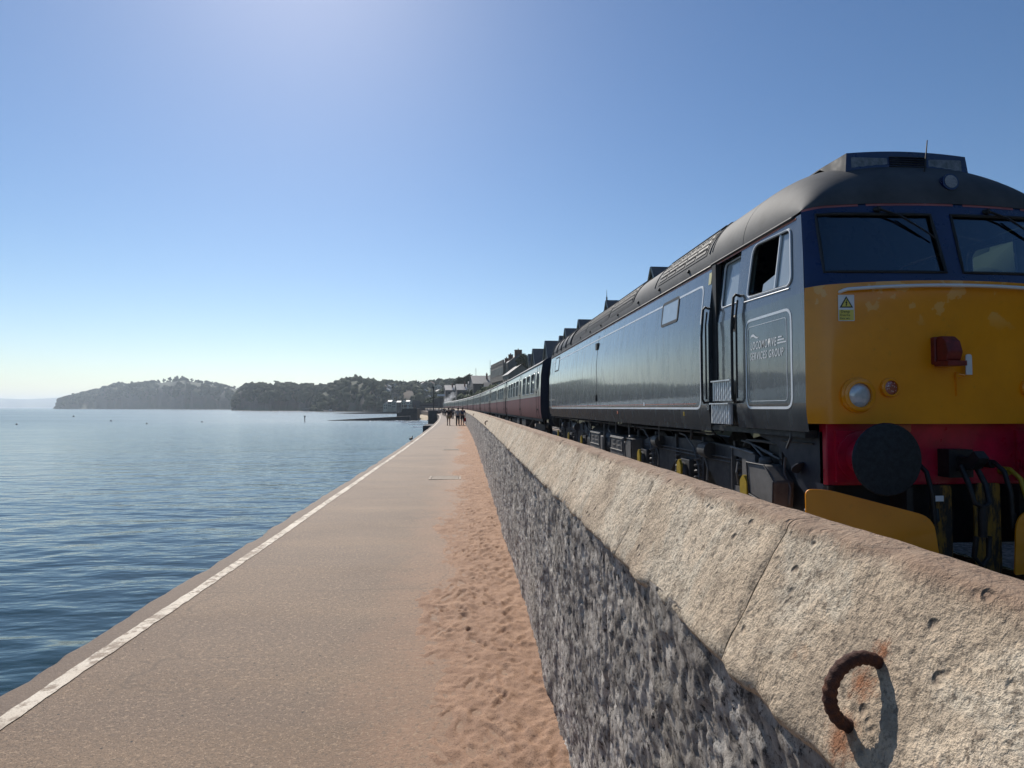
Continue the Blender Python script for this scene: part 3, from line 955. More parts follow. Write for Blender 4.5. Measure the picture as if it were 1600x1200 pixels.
# ---------------------------------------------------------------- cab
YD0, YD1 = 7.12, 7.96                     # door opening
for s in (-1, 1):
    mp = side(s)
    # lower and upper side panels ahead of the door
    def ycor(z):
        return 5.44 + .075 * (xs(z) / 1.4) ** 2 + .105 + rake(z)
    m = MB()
    zl = [1.42, 1.62, 2.2, 2.75]
    m.grid(lambda u, v: mp(ycor(zl[round(v * 3)]) * (1 - u) + YD0 * u, zl[round(v * 3)]), 8, 4)
    win = rounded([(5.86, 2.865), (6.84, 2.905), (6.80, 3.50), (5.985, 3.465)], [.12, .09, .14, .07], 6)
    m.poly([[(ycor(2.75), 2.75), (YD0, 2.75), (YD0, ZG), (ycor(ZG), ZG), (ycor(3.15), 3.15)], win], mp)
    m.rim(win, mp, lambda y, z: mp(y, z, -.06))
    sd_ = LB(m, 'cab_side', slate, smooth=30)
    # window: frame, divider, panes
    m = MB(); m.tube([mp(*p, .004) for p in win], .013, 6, True); LB(m, 'window_frame', silver, sd_, 60)
    m = MB(); m.tube([mp(*p, -.012) for p in rounded([(5.87, 2.875), (6.83, 2.915), (6.79, 3.49), (5.995, 3.455)], [.12, .09, .14, .07], 6)], .014, 6, True); LB(m, 'window_gasket', rubber, sd_, 60)
    m = MB(); m.tube([mp(6.225, 2.88, -.015), mp(6.20, 3.48, -.015)], .017, 6); LB(m, 'window_divider', silver, sd_)
    m = MB(); m.poly([[(5.875, 2.87), (6.21, 2.885), (6.19, 3.47), (5.995, 3.455), (5.93, 3.16)]], lambda y, z: mp(y, z, -.022)); LB(m, 'window_pane', blank, sd_)
    m = MB(); m.poly([[(6.225, 2.885), (6.62, 2.90), (6.60, 3.02), (6.225, 3.10)]], lambda y, z: mp(y, z, -.06)); LB(m, 'window_pane', blank, sd_)
    # drip strip above the window
    m = MB(); m.tube([mp(5.9, 2.835, .004), mp(6.9, 2.868, .004)], .008, 6); LB(m, 'sill', silver, sd_)
    # door pillar and recess
    m = MB()
    for y in (YD0, YD1):
        m.grid(lambda u, v: mp(y, [1.42, 1.62, 2.75, ZG][round(v * 3)], -.11 * u), 2, 4)
    m.add([mp(YD0, ZG - .01), mp(YD1, ZG - .01), mp(YD1, ZG - .01, -.11), mp(YD0, ZG - .01, -.11)], [(0, 1, 2, 3)])
    m.grid(lambda u, v: mp(YD1 + (YB0 - YD1) * u, [1.42, 1.62, 2.75, ZG][round(v * 3)]), 2, 4)
    LB(m, 'door_frame', slate)
    m = MB(); m.box(min(mp(0, 3, -.10)[0], mp(0, 3, -.03)[0]), max(mp(0, 3, -.10)[0], mp(0, 3, -.03)[0]), YD1 - .13, YD1 - .005, 1.5, ZG - .03); LB(m, 'door_jamb', rubber)
    dwin = rounded(rect(7.22, 7.72, 2.93, 3.50), .07, 5)
    m = MB()
    ip = lambda y, z: mp(y, z, -.07)
    m.grid(lambda u, v: ip(YD0 + .01 + (YD1 - .14 - YD0) * u, [1.44, 1.62, 2.75][round(v * 2)]), 2, 3)
    m.poly([[(YD0 + .01, 2.75), (YD1 - .13, 2.75), (YD1 - .13, ZG - .03), (YD0 + .01, ZG - .03)], dwin], ip)
    m.rim(dwin, ip, lambda y, z: mp(y, z, -.10))
    dr = LB(m, 'cab_door', slate)
    m = MB(); m.tube([mp(*p, -.066) for p in dwin], .011, 6, True); LB(m, 'window_frame', silver, dr, 60)
    m = MB(); m.poly([dwin], lambda y, z: mp(y, z, -.088)); LB(m, 'window_pane', blank, dr)
    hx = mp(7.25, 2.68, -.065)[0]
    m = MB(); m.lathe([(.055, 0), (.055, .012), (.03, .03)], (hx, 7.27, 2.72), (s, 0, 0), 14); m.tube([(hx + s * .03, 7.27, 2.75), (hx + s * .035, 7.24, 2.60)], .014, 6); m.box(hx - .01, hx + .012, 7.2, 7.33, 2.58, 2.78); LB(m, 'door_handle', rubber, dr)
    # hand rails
    for y in (7.055, 7.995):
        m = MB(); q = [(0, 2.97), (.05, 2.985), (.075, 2.95), (.078, 2.6), (.078, 2.0), (.075, 1.76), (.05, 1.715), (0, 1.72)]
        m.tube([mp(y, z, d) for d, z in q], .0175, 8); LB(m, 'hand_rail', blackp, None, 60)
        m = MB(); m.tube([mp(y + .05, z, .004) for z in (2.93, 2.75, 1.76)], .008, 6); LB(m, 'rail_backing', rubber)
    # chequered steps
    for (z0, z1, d) in ((1.735, 1.985, .012), (1.45, 1.70, .035)):
        m = MB()
        xo = mp(7.5, 1.8, d)[0]
        m.box(min(xo, xo - s * .03), max(xo, xo - s * .03), 7.22, 7.80, z0, z1)
        for i in range(9):
            for k in range(5):
                cy, cz = 7.25 + i * .0625, z0 + .03 + k * .048
                t_ = 1 if (i + k) % 2 else -1
                m.obox((xo + s * .003, cy, cz), (1, 0, 0), (0, .45 * t_, .9), (0, -.9, .45 * t_), .008, .05, .014)
        m.box(min(xo, xo + s * .03), max(xo, xo + s * .03), 7.22, 7.80, z1 - .008, z1 + .008)
        LB(m, 'step_plate', treadm)
    # notice beside the door
    m = MB(); m.add([mp(7.985, 3.30, .006), mp(8.075, 3.30, .006), mp(8.075, 3.46, .006), mp(7.985, 3.46, .006)], [(0, 1, 2, 3)]); nt = LB(m, 'warning_label', whitep)
    nt.data.materials.clear(); nt.data.materials.append(plain('label_yellow', (.66, .60, .30), .5, 0, .1))
    # red stripe over the cab windows
    m = MB(); m.grid(lambda u, v: mp(5.9 + (YB0 - 5.9) * u, ZG - .035 + .022 * v, .004), 10, 2); LB(m, 'lining_stripe', orange)

# lettering on the cab side
def text_mesh(txt, size, shear=0.0, ext=0.0, align='LEFT', sx=1.0):
    cu = bpy.data.curves.new('lettering', 'FONT')
    cu.body = txt; cu.size = size; cu.shear = shear; cu.extrude = ext; cu.offset = size * .007; cu.space_character = 1.2; cu.align_x = align; cu.resolution_u = 3
    o = bpy.data.objects.new('tmp', cu); col.objects.link(o)
    dg = bpy.context.evaluated_depsgraph_get()
    me = bpy.data.meshes.new_from_object(o.evaluated_get(dg))
    bpy.data.objects.remove(o)
    return me
def letter(name, me, mat, origin, ax, ay, parent, offs_=LO, sx=1.0):
    ax, ay = Vector(ax).normalized(), Vector(ay).normalized()
    az = ax.cross(ay).normalized(); ay = az.cross(ax)
    for v in me.vertices:
        v.co = Vector(origin) - Vector(offs_) + ax * v.co.x * sx + ay * v.co.y + az * v.co.z
    me.materials.clear(); me.materials.append(mat)
    return place_mesh(name, me, parent)
for s in (-1, 1):
    y0, dirn = (6.735, -1) if s < 0 else (5.97, 1)
    xo = LX + s * 1.4045
    tm_ = text_mesh('LOCOMOTIVE', .125, .22); wd_ = max(v.co.x for v in tm_.vertices)
    letter('lettering', tm_, whitep, (xo, y0, 2.295), (0, dirn, 0), (0, 0, 1), loco, sx=.585 / wd_)
    tm_ = text_mesh('SERVICES GROUP', .118, .22); wd_ = max(v.co.x for v in tm_.vertices)
    letter('lettering', tm_, whitep, (xo, y0 + (.012 if s < 0 else -.012), 2.18), (0, dirn, 0), (0, 0, 1), loco, sx=.735 / wd_)
    m = MB()
    Yd = lambda d: y0 + dirn * d
    sw = [(0.0, 2.43), (.03, 2.462), (.075, 2.468), (.12, 2.445), (.17, 2.425), (.20, 2.427), (.165, 2.410), (.12, 2.420), (.075, 2.440), (.035, 2.440)]
    m.poly([sw], lambda a, b: (xo, Yd(a), b))
    LB(m, 'emblem', whitep)
    m = MB()
    for (a, b, z) in ((.615, .70, 2.375), (.605, .745, 2.345), (.598, .785, 2.315)):
        m.add([(xo, Yd(a), z - .008), (xo, Yd(b), z - .006), (xo, Yd(b - .01), z + .006), (xo, Yd(a + .01), z + .008)], [(0, 1, 2, 3)])
    LB(m, 'emblem', whitep)

# front: yellow panel
def ytop(q):
    return 2.845 - .06 * q * q
def fpt(x, z, d=0.0):
    return (LX + x, yf(x, z) - d, z)
sq = np.sin(np.linspace(-math.pi / 2, math.pi / 2, 61))
def front_grid(z0f, z1f, nz, d=0.0):
    v = []
    for q in sq:
        for j in range(nz):
            z = z0f(q) + (z1f(q) - z0f(q)) * j / (nz - 1)
            v.append(fpt(q * xs(z), z, d))
    f = [(i * nz + j, (i + 1) * nz + j, (i + 1) * nz + j + 1, i * nz + j + 1) for i in range(len(sq) - 1) for j in range(nz - 1)]
    return v, f
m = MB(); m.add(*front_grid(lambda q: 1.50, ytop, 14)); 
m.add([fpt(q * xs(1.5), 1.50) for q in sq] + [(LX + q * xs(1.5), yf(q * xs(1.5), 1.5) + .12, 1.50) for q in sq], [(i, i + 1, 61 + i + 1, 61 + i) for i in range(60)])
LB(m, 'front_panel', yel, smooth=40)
# windscreen surround
def fz1(q):
    return 3.600 + .045 * (1 - q * q)
ZW0, ZW1 = 2.925, 3.525
m = MB()
m.add(*front_grid(ytop, lambda q: ZW0, 3))
m.add(*front_grid(lambda q: ZW1, fz1, 4))
def fpatch(x0, x1, nx=10, nz=6, d=0.0):
    return lambda u, v: fpt(x0(ZW0 + (ZW1 - ZW0) * v) * (1 - u) + x1(ZW0 + (ZW1 - ZW0) * v) * u, ZW0 + (ZW1 - ZW0) * v, d)
lx0 = lambda z: -1.245 + .03 * (z - ZW0) / .6
lx1 = lambda z: -.085 - .02 * (z - ZW0) / .6
m.grid(fpatch(lambda z: -xs(z), lx0), 14, 7)
m.grid(fpatch(lx1, lambda z: -lx1(z)), 5, 7)
m.grid(fpatch(lambda z: -lx0(z), xs), 14, 7)
wsur = LB(m, 'windscreen_surround', navy, smooth=40)
for s in (-1, 1):
    a, b = (lx0, lx1) if s < 0 else (lambda z: -lx1(z), lambda z: -lx0(z))
    m = MB(); m.grid(fpatch(a, b, d=-.022), 14, 7); pn = LB(m, 'windscreen', glass, None, 60)
    m = MB()
    loop = [fpt(a(ZW0) + (b(ZW0) - a(ZW0)) * t, ZW0) for t in np.linspace(0, 1, 8)] + [fpt(b(z), z) for z in np.linspace(ZW0, ZW1, 6)[1:]] + [fpt(b(ZW1) + (a(ZW1) - b(ZW1)) * t, ZW1) for t in np.linspace(0, 1, 8)[1:]] + [fpt(a(z), z) for z in np.linspace(ZW1, ZW0, 6)[1:-1]]
    m.tube(loop, .016, 6, True); LB(m, 'windscreen_gasket', rubber, pn, 60)
    # wiper
    px = -.62 if s < 0 else .50
    m = MB(); m.tube([fpt(px, 3.57, .03), fpt(px + .18, 3.50, .035), fpt(px + .42, 3.33, .03)], [.012, .011, .007], 6)
    m.tube([fpt(px - .02, 3.57, -.01), fpt(px, 3.57, .035)], .03, 8)
    m.tube([fpt(px + .20, 3.505, .024), fpt(px + .50, 3.27, .022)], .008, 5)
    LB(m, 'wiper', rubber, pn, 60)
# stripe across the brow, with gaps for the wiper gear
m = MB()
for (a, b) in ((-1, -.62), (-.56, .12), (.2, .62), (.68, 1)):
    qq = np.linspace(a, b, 14)
    m.add([fpt(q * xs(fz1(q)), fz1(q) + dz, .004) for q in qq for dz in (-.022, .002)], [(2 * i, 2 * i + 2, 2 * i + 3, 2 * i + 1) for i in range(13)])
LB(m, 'lining_stripe', plain('brow_stripe', (.40, .12, .12), .5))
# cab roof dome
m = MB()
YE = 7.1
def dome(u, v):
    q = math.sin((v * 2 - 1) * math.pi / 2)
    zf = fz1(q)
    xf = q * xs(zf)
    y0 = yf(xf, zf)
    # u: 0 front edge -> 1 at YE
    t_ = 1 - (1 - u) ** 1.0
    y = y0 - .012 + (YE - y0) * t_
    k = math.sqrt(max(0.0, 1 - (1 - t_) ** 2.3))
    x = xf + (1.307 * q - xf) * t_
    return (LX + x, y, zf + (zroof(1.307 * q) + .012 - zf) * k)
m.grid(lambda u, v: dome(u ** 1.6, v), 26, 49)
m.grid(lambda u, v: (LX + 1.307 * math.sin((v * 2 - 1) * math.pi / 2), YE + (YB0 + .05 - YE) * u, zroof(1.307 * math.sin((v * 2 - 1) * math.pi / 2)) + .012), 5, 49)
LB(m, 'cab_roof', roofg, smooth=50)
for s in (-1, 1):
    m = MB(); m.tube([(LX + s * (xs(ZG) + .012), y, ZG + .003) for y in np.linspace(5.95, YB0, 12)], .016, 6); LB(m, 'gutter', roofg, None, 60)
# marker-light housing on the brow: flat front, fairing running back into the roof
HX0, HX1, HY = -.735, .62, 5.98
m = MB()
top = lambda x: 4.262 + .04 * (1 - ((x + .06) / .68) ** 2)
n = 15
fr, bk, bs, bb = [], [], [], []
for i in range(n):
    x = HX0 + .03 + (HX1 - HX0 - .06) * i / (n - 1)
    xb = HX0 + (HX1 - HX0) * i / (n - 1)
    fr.append((LX + x, HY + .02, top(x)))
    bs.append((LX + xb, HY, 3.99 + .0))
    bk.append((LX + x * .92, 7.35, zroof(x * .92) + .016))
    bb.append((LX + x * .97, 6.55, max(top(x) - .01, zroof(x * .97) + .012)))
m.add(bs + fr, [(i, i + 1, n + i + 1, n + i) for i in range(n - 1)], 0)
m.add(fr + bb, [(i, i + 1, n + i + 1, n + i) for i in range(n - 1)], 1)
m.add(bb + bk, [(i, i + 1, n + i + 1, n + i) for i in range(n - 1)], 1)
for e in (0, n - 1):
    x = bs[e][0] - LX
    sg = -1 if e == 0 else 1
    low = [(LX + x + sg * .015, y, zroof(abs(x)) - .03) for y in (6.4, 7.35)]
    m.add([bs[e], fr[e], bb[e], bk[e], low[1], low[0]], [(0, 1, 2, 3, 4, 5)], 1)
hc = LB(m, 'marker_housing', [navy, plain('housing_grey', (.028, .030, .034), .85, 0, .2)], None, 25)
for (a, b) in ((-.66, -.27), (.18, .54)):
    m = MB(); m.poly([rounded(rect(a, b, 4.10, 4.225), .02, 3)], lambda x, z: (LX + x, HY + .007 - .004 + (z - 4.0) * .05, z)); LB(m, 'marker_lens', plain('old_lens', (.16, .17, .185), .4, 0, .5, 18), hc)
for k in range(6):
    m = MB(); z = 4.11 + k * .024; m.box(LX - .25, LX + .15, HY - .004, HY + .012, z, z + .008); LB(m, 'vent_slat', blackp, hc)
# brow lamp and aerial
m = MB(); m.lathe([(.075, 0), (.085, .05), (.085, .12)], (LX + .16, 5.80, 3.865), (0, -1, .1), 20); bl = LB(m, 'brow_lamp', navy, None, 40)
m = MB(); m.lathe([(.0, .125), (.066, .124)], (LX + .16, 5.80, 3.865), (0, -1, .1), 20, caps=False); LB(m, 'lamp_lens', plain('brow_lens', (.24, .25, .27), .5, 0, .4, 40, .5, 90), bl)
m = MB(); m.tube([(LX + .02, 5.86, 3.92), (LX + .03, 5.86, 4.05), (LX + .075, 5.87, 4.37)], [.014, .008, .005], 6); LB(m, 'aerial', rubber)

# nose fittings
def nose(x, z, d=0.0):
    return Vector(fpt(x, z, d))
m = MB(); m.tube([nose(-1.13, 2.725, -.01), nose(-1.12, 2.735, .05)] + [nose(x, 2.755 + .035 * (1 - x * x) - .005, .06) for x in np.linspace(-1.09, 1.09, 24)] + [nose(1.12, 2.735, .05), nose(1.13, 2.725, -.01)], .0165, 8)
LB(m, 'front_hand_rail', whitep, None, 60)
for s in (-1, 1):
    # headlight
    c_ = nose(s * .985, 1.765)
    m = MB(); m.lathe([(.165, -.03), (.165, .018), (.15, .03), (.15, .045), (.135, .052), (.112, .052), (.112, .02)], c_, (0, -1, 0), 32); hl = LB(m, 'headlight', yel, None, 35)
    m = MB(); m.lathe([(.111, .022), (.085, .036), (.045, .043), (0.001, .045)], c_, (0, -1, 0), 32, caps=False); LB(m, 'lamp_lens', lens, hl, 60)
    c_ = nose(s * .69, 1.835)
    m = MB(); m.lathe([(.088, -.03), (.088, .03), (.08, .04), (.066, .04), (.066, .02)], c_, (0, -1, 0), 28); tl = LB(m, 'tail_light', yel, None, 35)
    m = MB(); m.lathe([(.065, .022), (.04, .03), (0.001, .032)], c_, (0, -1, 0), 28, caps=False); LB(m, 'lamp_lens', redlens, tl, 60)
# electrical warning sign
sgx = lambda x, z, d=.006: tuple(nose(x - .115, z, d))
m = MB(); m.poly([rounded(rect(-1.035, -.885, 2.455, 2.700), .006, 2)], lambda x, z: sgx(x, z)); sg = LB(m, 'warning_sign', whitep)
m = MB(); m.poly([[(-1.022, 2.58), (-.898, 2.58), (-.960, 2.687)]], lambda x, z: sgx(x, z, .008)); LB(m, 'sign_triangle', rubber, sg)
ylab = plain('sign_yellow', (.72, .60, .12), .5, 0, .1)
m = MB(); m.poly([[(-1.004, 2.590), (-.916, 2.590), (-.960, 2.667)]], lambda x, z: sgx(x, z, .010)); LB(m, 'sign_triangle', ylab, sg)
m = MB(); m.poly([[(-.956, 2.655), (-.972, 2.622), (-.962, 2.624), (-.966, 2.604), (-.972, 2.606), (-.962, 2.594), (-.952, 2.608), (-.957, 2.607), (-.951, 2.634), (-.960, 2.632), (-.950, 2.655)]], lambda x, z: sgx(x, z, .012)); LB(m, 'sign_flash', rubber, sg)
m = MB(); m.poly([rect(-1.028, -.892, 2.462, 2.560)], lambda x, z: sgx(x, z, .008)); LB(m, 'sign_panel', ylab, sg)
for txt, z, sz in (('Danger', 2.533, .032), ('Overhead', 2.501, .028), ('live wires', 2.470, .028)):
    letter('lettering', text_mesh(txt, sz, 0, 0, 'CENTER'), rubber, sgx(-.960, z, .0115), (1, 0.03, 0), (0, 0, 1), sg)
# red jumper socket, white tag on a bracket, lamp iron
c_ = nose(-.20, 2.175)
m = MB(); m.box(c_.x - .085, c_.x + .080, c_.y - .05, c_.y + .01, c_.z - .125, c_.z + .13); m.prism([(c_.y - .05, c_.z - .10), (c_.y - .17, c_.z - .10), (c_.y - .20, c_.z - .02), (c_.y - .17, c_.z + .08), (c_.y - .11, c_.z + .13), (c_.y - .05, c_.z + .13)], 'x', c_.x - .072, c_.x + .068)
js = LB(m, 'jumper_socket', redcap, None, None, .012)
m = MB(); m.box(c_.x - .085, c_.x + .095, c_.y - .205, c_.y - .04, c_.z - .145, c_.z - .10); m.tube([(c_.x + .07, c_.y - .10, c_.z - .10), (c_.x + .09, c_.y - .12, c_.z - .02)], .022, 8); LB(m, 'socket_cap', redcap, js)
m = MB(); p = nose(.035, 2.03); m.prism(rounded([(p.x - .03, 1.955), (p.x + .03, 1.955), (p.x + .03, 2.145), (p.x - .03, 2.145)], [.002, .002, .028, .028], 4), 'y', p.y - .062, p.y - .054); LB(m, 'white_tag', whitep)
m = MB(); p = nose(-.035, 1.8); m.tube([(p.x, p.y + .01, 1.98), (p.x, p.y - .03, 1.96), (p.x + .04, p.y - .05, 1.95)], .009, 6); m.box(p.x - .02, p.x - .008, p.y - .02, p.y + .01, 1.76, 1.98); m.box(p.x - .03, p.x + .05, p.y - .03, p.y - .015, 1.93, 1.965); LB(m, 'lamp_bracket', yel)

# cab interior so the glass has something behind it
m = MB(); m.box(LX - 1.3, LX + 1.3, 5.75, YB0, 1.9, 2.0); m.box(LX - 1.25, LX + 1.25, 5.62, 6.1, 2.55, 2.80); m.box(LX - .25, LX + .25, 5.9, 6.6, 2.0, 2.75)
LB(m, 'driving_desk', dark_in, None, None, .03)
for s in (-1, 1):
    m = MB(); m.box(LX + s * .75 - .25, LX + s * .75 + .25, 6.95, 7.08, 2.35, 3.15); m.box(LX + s * .75 - .25, LX + s * .75 + .25, 6.6, 7.08, 2.3, 2.42); LB(m, 'cab_seat', dark_in, None, None, .04)

# ---------------------------------------------------------------- below the body
# buffer beam
m = MB(); m.box(LX - 1.22, LX + 1.22, 5.60, 5.72, .92, 1.505); bm_ = LB(m, 'buffer_beam', redp, None, None, .01)
m = MB(); m.box(LX - .62, LX - .40, 5.57, 5.61, 1.42, 1.49); LB(m, 'beam_plate', orange, bm_)
for s in (-1, 1):
    bx, bz = LX + s * .905, 1.195
    m = MB(); m.lathe([(.235, 0), (.235, .05), (.165, .06), (.15, .26), (.16, .27)], (bx, 5.60, bz), (0, -1, 0), 28); m.box(bx - .24, bx + .24, 5.565, 5.60, bz - .24, bz + .24); bh = LB(m, 'buffer_stock', redp, None, 40)
    m = MB(); m.lathe([(.10, .25), (.11, .34), (.20, .375), (.318, .385), (.322, .395), (.312, .408), (.2, .418), (.001, .422)], (bx, 5.60, bz), (0, -1, 0), 44, caps=False); LB(m, 'buffer_head', pebble, bh, 30)
    m = MB(); m.lathe([(.10, .26), (.10, .36)], (bx, 5.60, bz), (0, -1, 0), 16); LB(m, 'buffer_ram', blackp, bh, 40)
# coupling
m = MB()
m.box(LX - .12, LX + .12, 5.46, 5.60, 1.0, 1.26); m.prism([(5.46, 1.06), (5.28, 1.10), (5.20, 1.20), (5.26, 1.26), (5.33, 1.19), (5.46, 1.2)], 'x', LX - .05, LX + .05)
m.tube([(LX - .07, 5.38, 1.12), (LX - .08, 5.28, .95), (LX - .07, 5.24, .80), (LX, 5.22, .76), (LX + .07, 5.24, .80), (LX + .08, 5.28, .95), (LX + .07, 5.38, 1.12)], .024, 8)
m.tube([(LX, 5.23, .78), (LX, 5.24, .50)], .035, 10); m.tube([(LX - .06, 5.24, .5), (LX - .07, 5.26, .32), (LX, 5.26, .24), (LX + .07, 5.26, .32), (LX + .06, 5.24, .5)], .022, 8)
LB(m, 'screw_coupling', blackp, None, 50)
for k, (x, z0, z1, mt) in enumerate(((-.40, 1.12, .60, blackp), (.36, 1.12, .55, blackp), (.52, 1.05, .66, yaxle))):
    m = MB(); p = [(LX + x, 5.60, z0), (LX + x, 5.50, z0 + .02), (LX + x + .01, 5.40, z0 - .06), (LX + x + .03, 5.36, z0 - .25), (LX + x + .06, 5.38, z1), (LX + x + .12, 5.42, z1 + .02), (LX + x + .13, 5.44, z1 + .12)]
    m.tube(p, .021, 8); m.lathe([(.04, 0), (.04, .09)], (LX + x, 5.60, z0), (0, -1, 0), 10); LB(m, 'brake_hose', mt, None, 50)
m = MB(); m.box(LX - .36, LX - .27, 5.35, 5.36, .80, .85); LB(m, 'hose_tag', whitep)
m = MB(); m.box(LX - 1.12, LX + 1.12, 5.73, 6.9, .34, 1.34); LB(m, 'gap_blackout_box', blackp)  # black box added behind the plough so the gap under the cab stays dark
# snow plough: a yellow blade either side, dirty centre plates
for s in (-1, 1):
    def blade(u, v):
        x = .32 + (1.44 - .32) * u
        zt = .66 + .235 * u
        if u > .92: zt -= .0
        zb = .16
        z = zb + (zt - zb) * v
        return (LX + s * x, 5.28 + .28 * u - .10 * (1 - v) ** 2 + .05 * v, z)
    m = MB()
    out = rounded([(.345, .14), (1.45, .14), (1.45, .893), (1.26, .893), (.40, .665)], [.02, .05, .06, .25, .13], 6)
    mpb = lambda x, z, d=0.0: (LX + s * x, 5.30 + .24 * (x - .34) - .08 * max(0, .5 - z) ** 2 + d, z)
    m.poly([out], mpb); m.poly([out], lambda x, z: mpb(x, z, .014)); m.rim(out, mpb, lambda x, z: mpb(x, z, .014))
    LB(m, 'plough_blade', yel)
    for (x, d) in ((.55, .03), (1.2, .03)):
        m = MB(); m.box(LX + s * x - .03, LX + s * x + .03, 5.36 + .24 * (x - .34), 5.64, .5, .92); LB(m, 'plough_bracket', blackp)
m = MB()
for (x0, x1, z0, z1) in ((-.33, -.12, .10, .93), (.10, .36, .10, .95)):
    m.poly([rounded([(x0, z0), (x1, z0), (x1, z1), (x0 + .03, z1), (x0, z1 - .2)], .03, 3)], lambda x, z: (LX + x, 5.44, z))
    m.poly([rounded([(x0, z0), (x1, z0), (x1, z1), (x0 + .03, z1), (x0, z1 - .2)], .03, 3)], lambda x, z: (LX + x, 5.455, z))
LB(m, 'plough_plate', dirtyel)
# dark valance between cab and bogie
for s in (-1, 1):
    m = MB()
    out = [(5.66, 1.42), (7.05, 1.42), (6.9, 1.32), (6.55, 1.26), (6.3, 1.10), (6.1, .86), (5.95, .78), (5.66, .78)]
    xa, xb = LX + s * 1.16, LX + s * 1.22
    m.prism(out, 'x', min(xa, xb), max(xa, xb)); m.tube([(LX + s * 1.24, 6.05, 1.05), (LX + s * 1.24, 6.04, 1.04)], .08, 12)
    LB(m, 'valance', dknavy)
    m = MB(); m.tube([(LX + s * 1.33, 6.02, 1.42), (LX + s * 1.34, 6.02, 1.34), (LX + s * 1.36, 6.06, 1.24)], .013, 6); LB(m, 'drain_pipe', frameg)
    m = MB(); m.tube([(LX + s * 1.235, 5.8, 1.30), (LX + s * 1.235, 6.4, 1.30)], .010, 6); LB(m, 'conduit', frameg)

# bogie: built once, copied for the far end
def bogie(yc):
    root = []
    for s in (-1, 1):
        X = lambda d: LX + s * d
        bx = lambda m, d0, d1, *a: m.box(min(X(d0), X(d1)), max(X(d0), X(d1)), *a)
        m = MB()                                     # side frame with arches between the axles
        o_ = [(yc - 2.75, .98), (yc - 2.75, .80), (yc - 2.55, .72), (yc - 1.75, .72), (yc - 1.55, .50), (yc - 1.05, .50), (yc - .75, .74), (yc + .75, .74), (yc + 1.05, .50), (yc + 1.55, .50), (yc + 1.75, .72), (yc + 2.55, .72), (yc + 2.75, .80), (yc + 2.75, .98), (yc + 1.9, 1.14), (yc + .9, 1.16), (yc - .9, 1.16), (yc - 1.9, 1.14)]
        m.prism(o_, 'x', min(X(1.02), X(1.10)), max(X(1.02), X(1.10)))
        LB(m, 'bogie_frame', frameg, None, None, .012)
        m = MB()
        for z in (.985, .935):
            m.tube([(X(1.145), yc - 2.5, z), (X(1.145), yc - 1.2, z - .0), (X(1.145), yc + 2.3, z)], .012, 6)
        LB(m, 'brake_rod', frameg)
        for k, dy in enumerate((-2.25, 0, 2.25)):
            m = MB(); m.lathe([(.57, -.06), (.57, .06)], (X(.76), yc + dy, RAIL + .57), (s, 0, 0), 32); m.lathe([(.60, -.075), (.60, -.05)], (X(.76), yc + dy, RAIL + .57), (s, 0, 0), 32)
            wh = LB(m, 'wheel', blackp, None, 30)
            m = MB(); bx(m, 1.06, 1.20, yc + dy - .20, yc + dy + .20, .44, .86); m.lathe([(.16, 0), (.16, .06), (.12, .07)], (X(1.20), yc + dy, .65), (s, 0, 0), 18); ab = LB(m, 'axle_box', frameg, None, None, .015)
            m = MB(); m.prism(rounded([(yc + dy - .09, .62), (yc + dy + .09, .62), (yc + dy + .09, .78), (yc + dy, .86), (yc + dy - .09, .78)], .03, 3), 'x', min(X(1.262), X(1.30)), max(X(1.262), X(1.30))); LB(m, 'axle_cover', yaxle, ab)
            for e in (-.42, .42):                     # coil springs
                pts = [(X(1.13) + .065 * math.cos(a), yc + dy + e + .065 * math.sin(a), .50 + .42 * a / (10 * math.pi)) for a in np.linspace(0, 10 * math.pi, 70)]
                m = MB(); m.tube(pts, .015, 5); LB(m, 'coil_spring', boxg, None, 60)
            m = MB(); bx(m, 1.10, 1.14, yc + dy - .62, yc + dy - .56, .55, 1.22); LB(m, 'hanger', frameg)
            m = MB(); bx(m, 1.10, 1.14, yc + dy + .56, yc + dy + .62, .55, 1.22); LB(m, 'hanger', frameg)
            m = MB(); q = X(1.17); m.tube([(q, yc + dy - .75, 1.12), (q, yc + dy - .72, .95), (q, yc + dy - .85, .80), (q, yc + dy - .82, .62)], .014, 6); m.tube([(q, yc + dy + .3, 1.24), (q, yc + dy + .05, 1.22), (q, yc + dy - .3, 1.06), (q, yc + dy - .5, .78), (q, yc + dy - .52, .5)], .013, 6); LB(m, 'air_pipe', boxg, None, 50)
        m = MB()                                     # brake cylinder, sand boxes
        m.lathe([(.11, 0), (.11, .26), (.08, .30)], (X(1.16), yc - .95, 1.05), (0, 1, 0), 16); LB(m, 'brake_cylinder', frameg, None, 40)
        m = MB(); m.lathe([(.11, 0), (.11, .26), (.08, .30)], (X(1.16), yc + 1.3, 1.05), (0, 1, 0), 16); LB(m, 'brake_cylinder', frameg, None, 40)
for yc in (9.45, 19.9):
    bogie(yc)
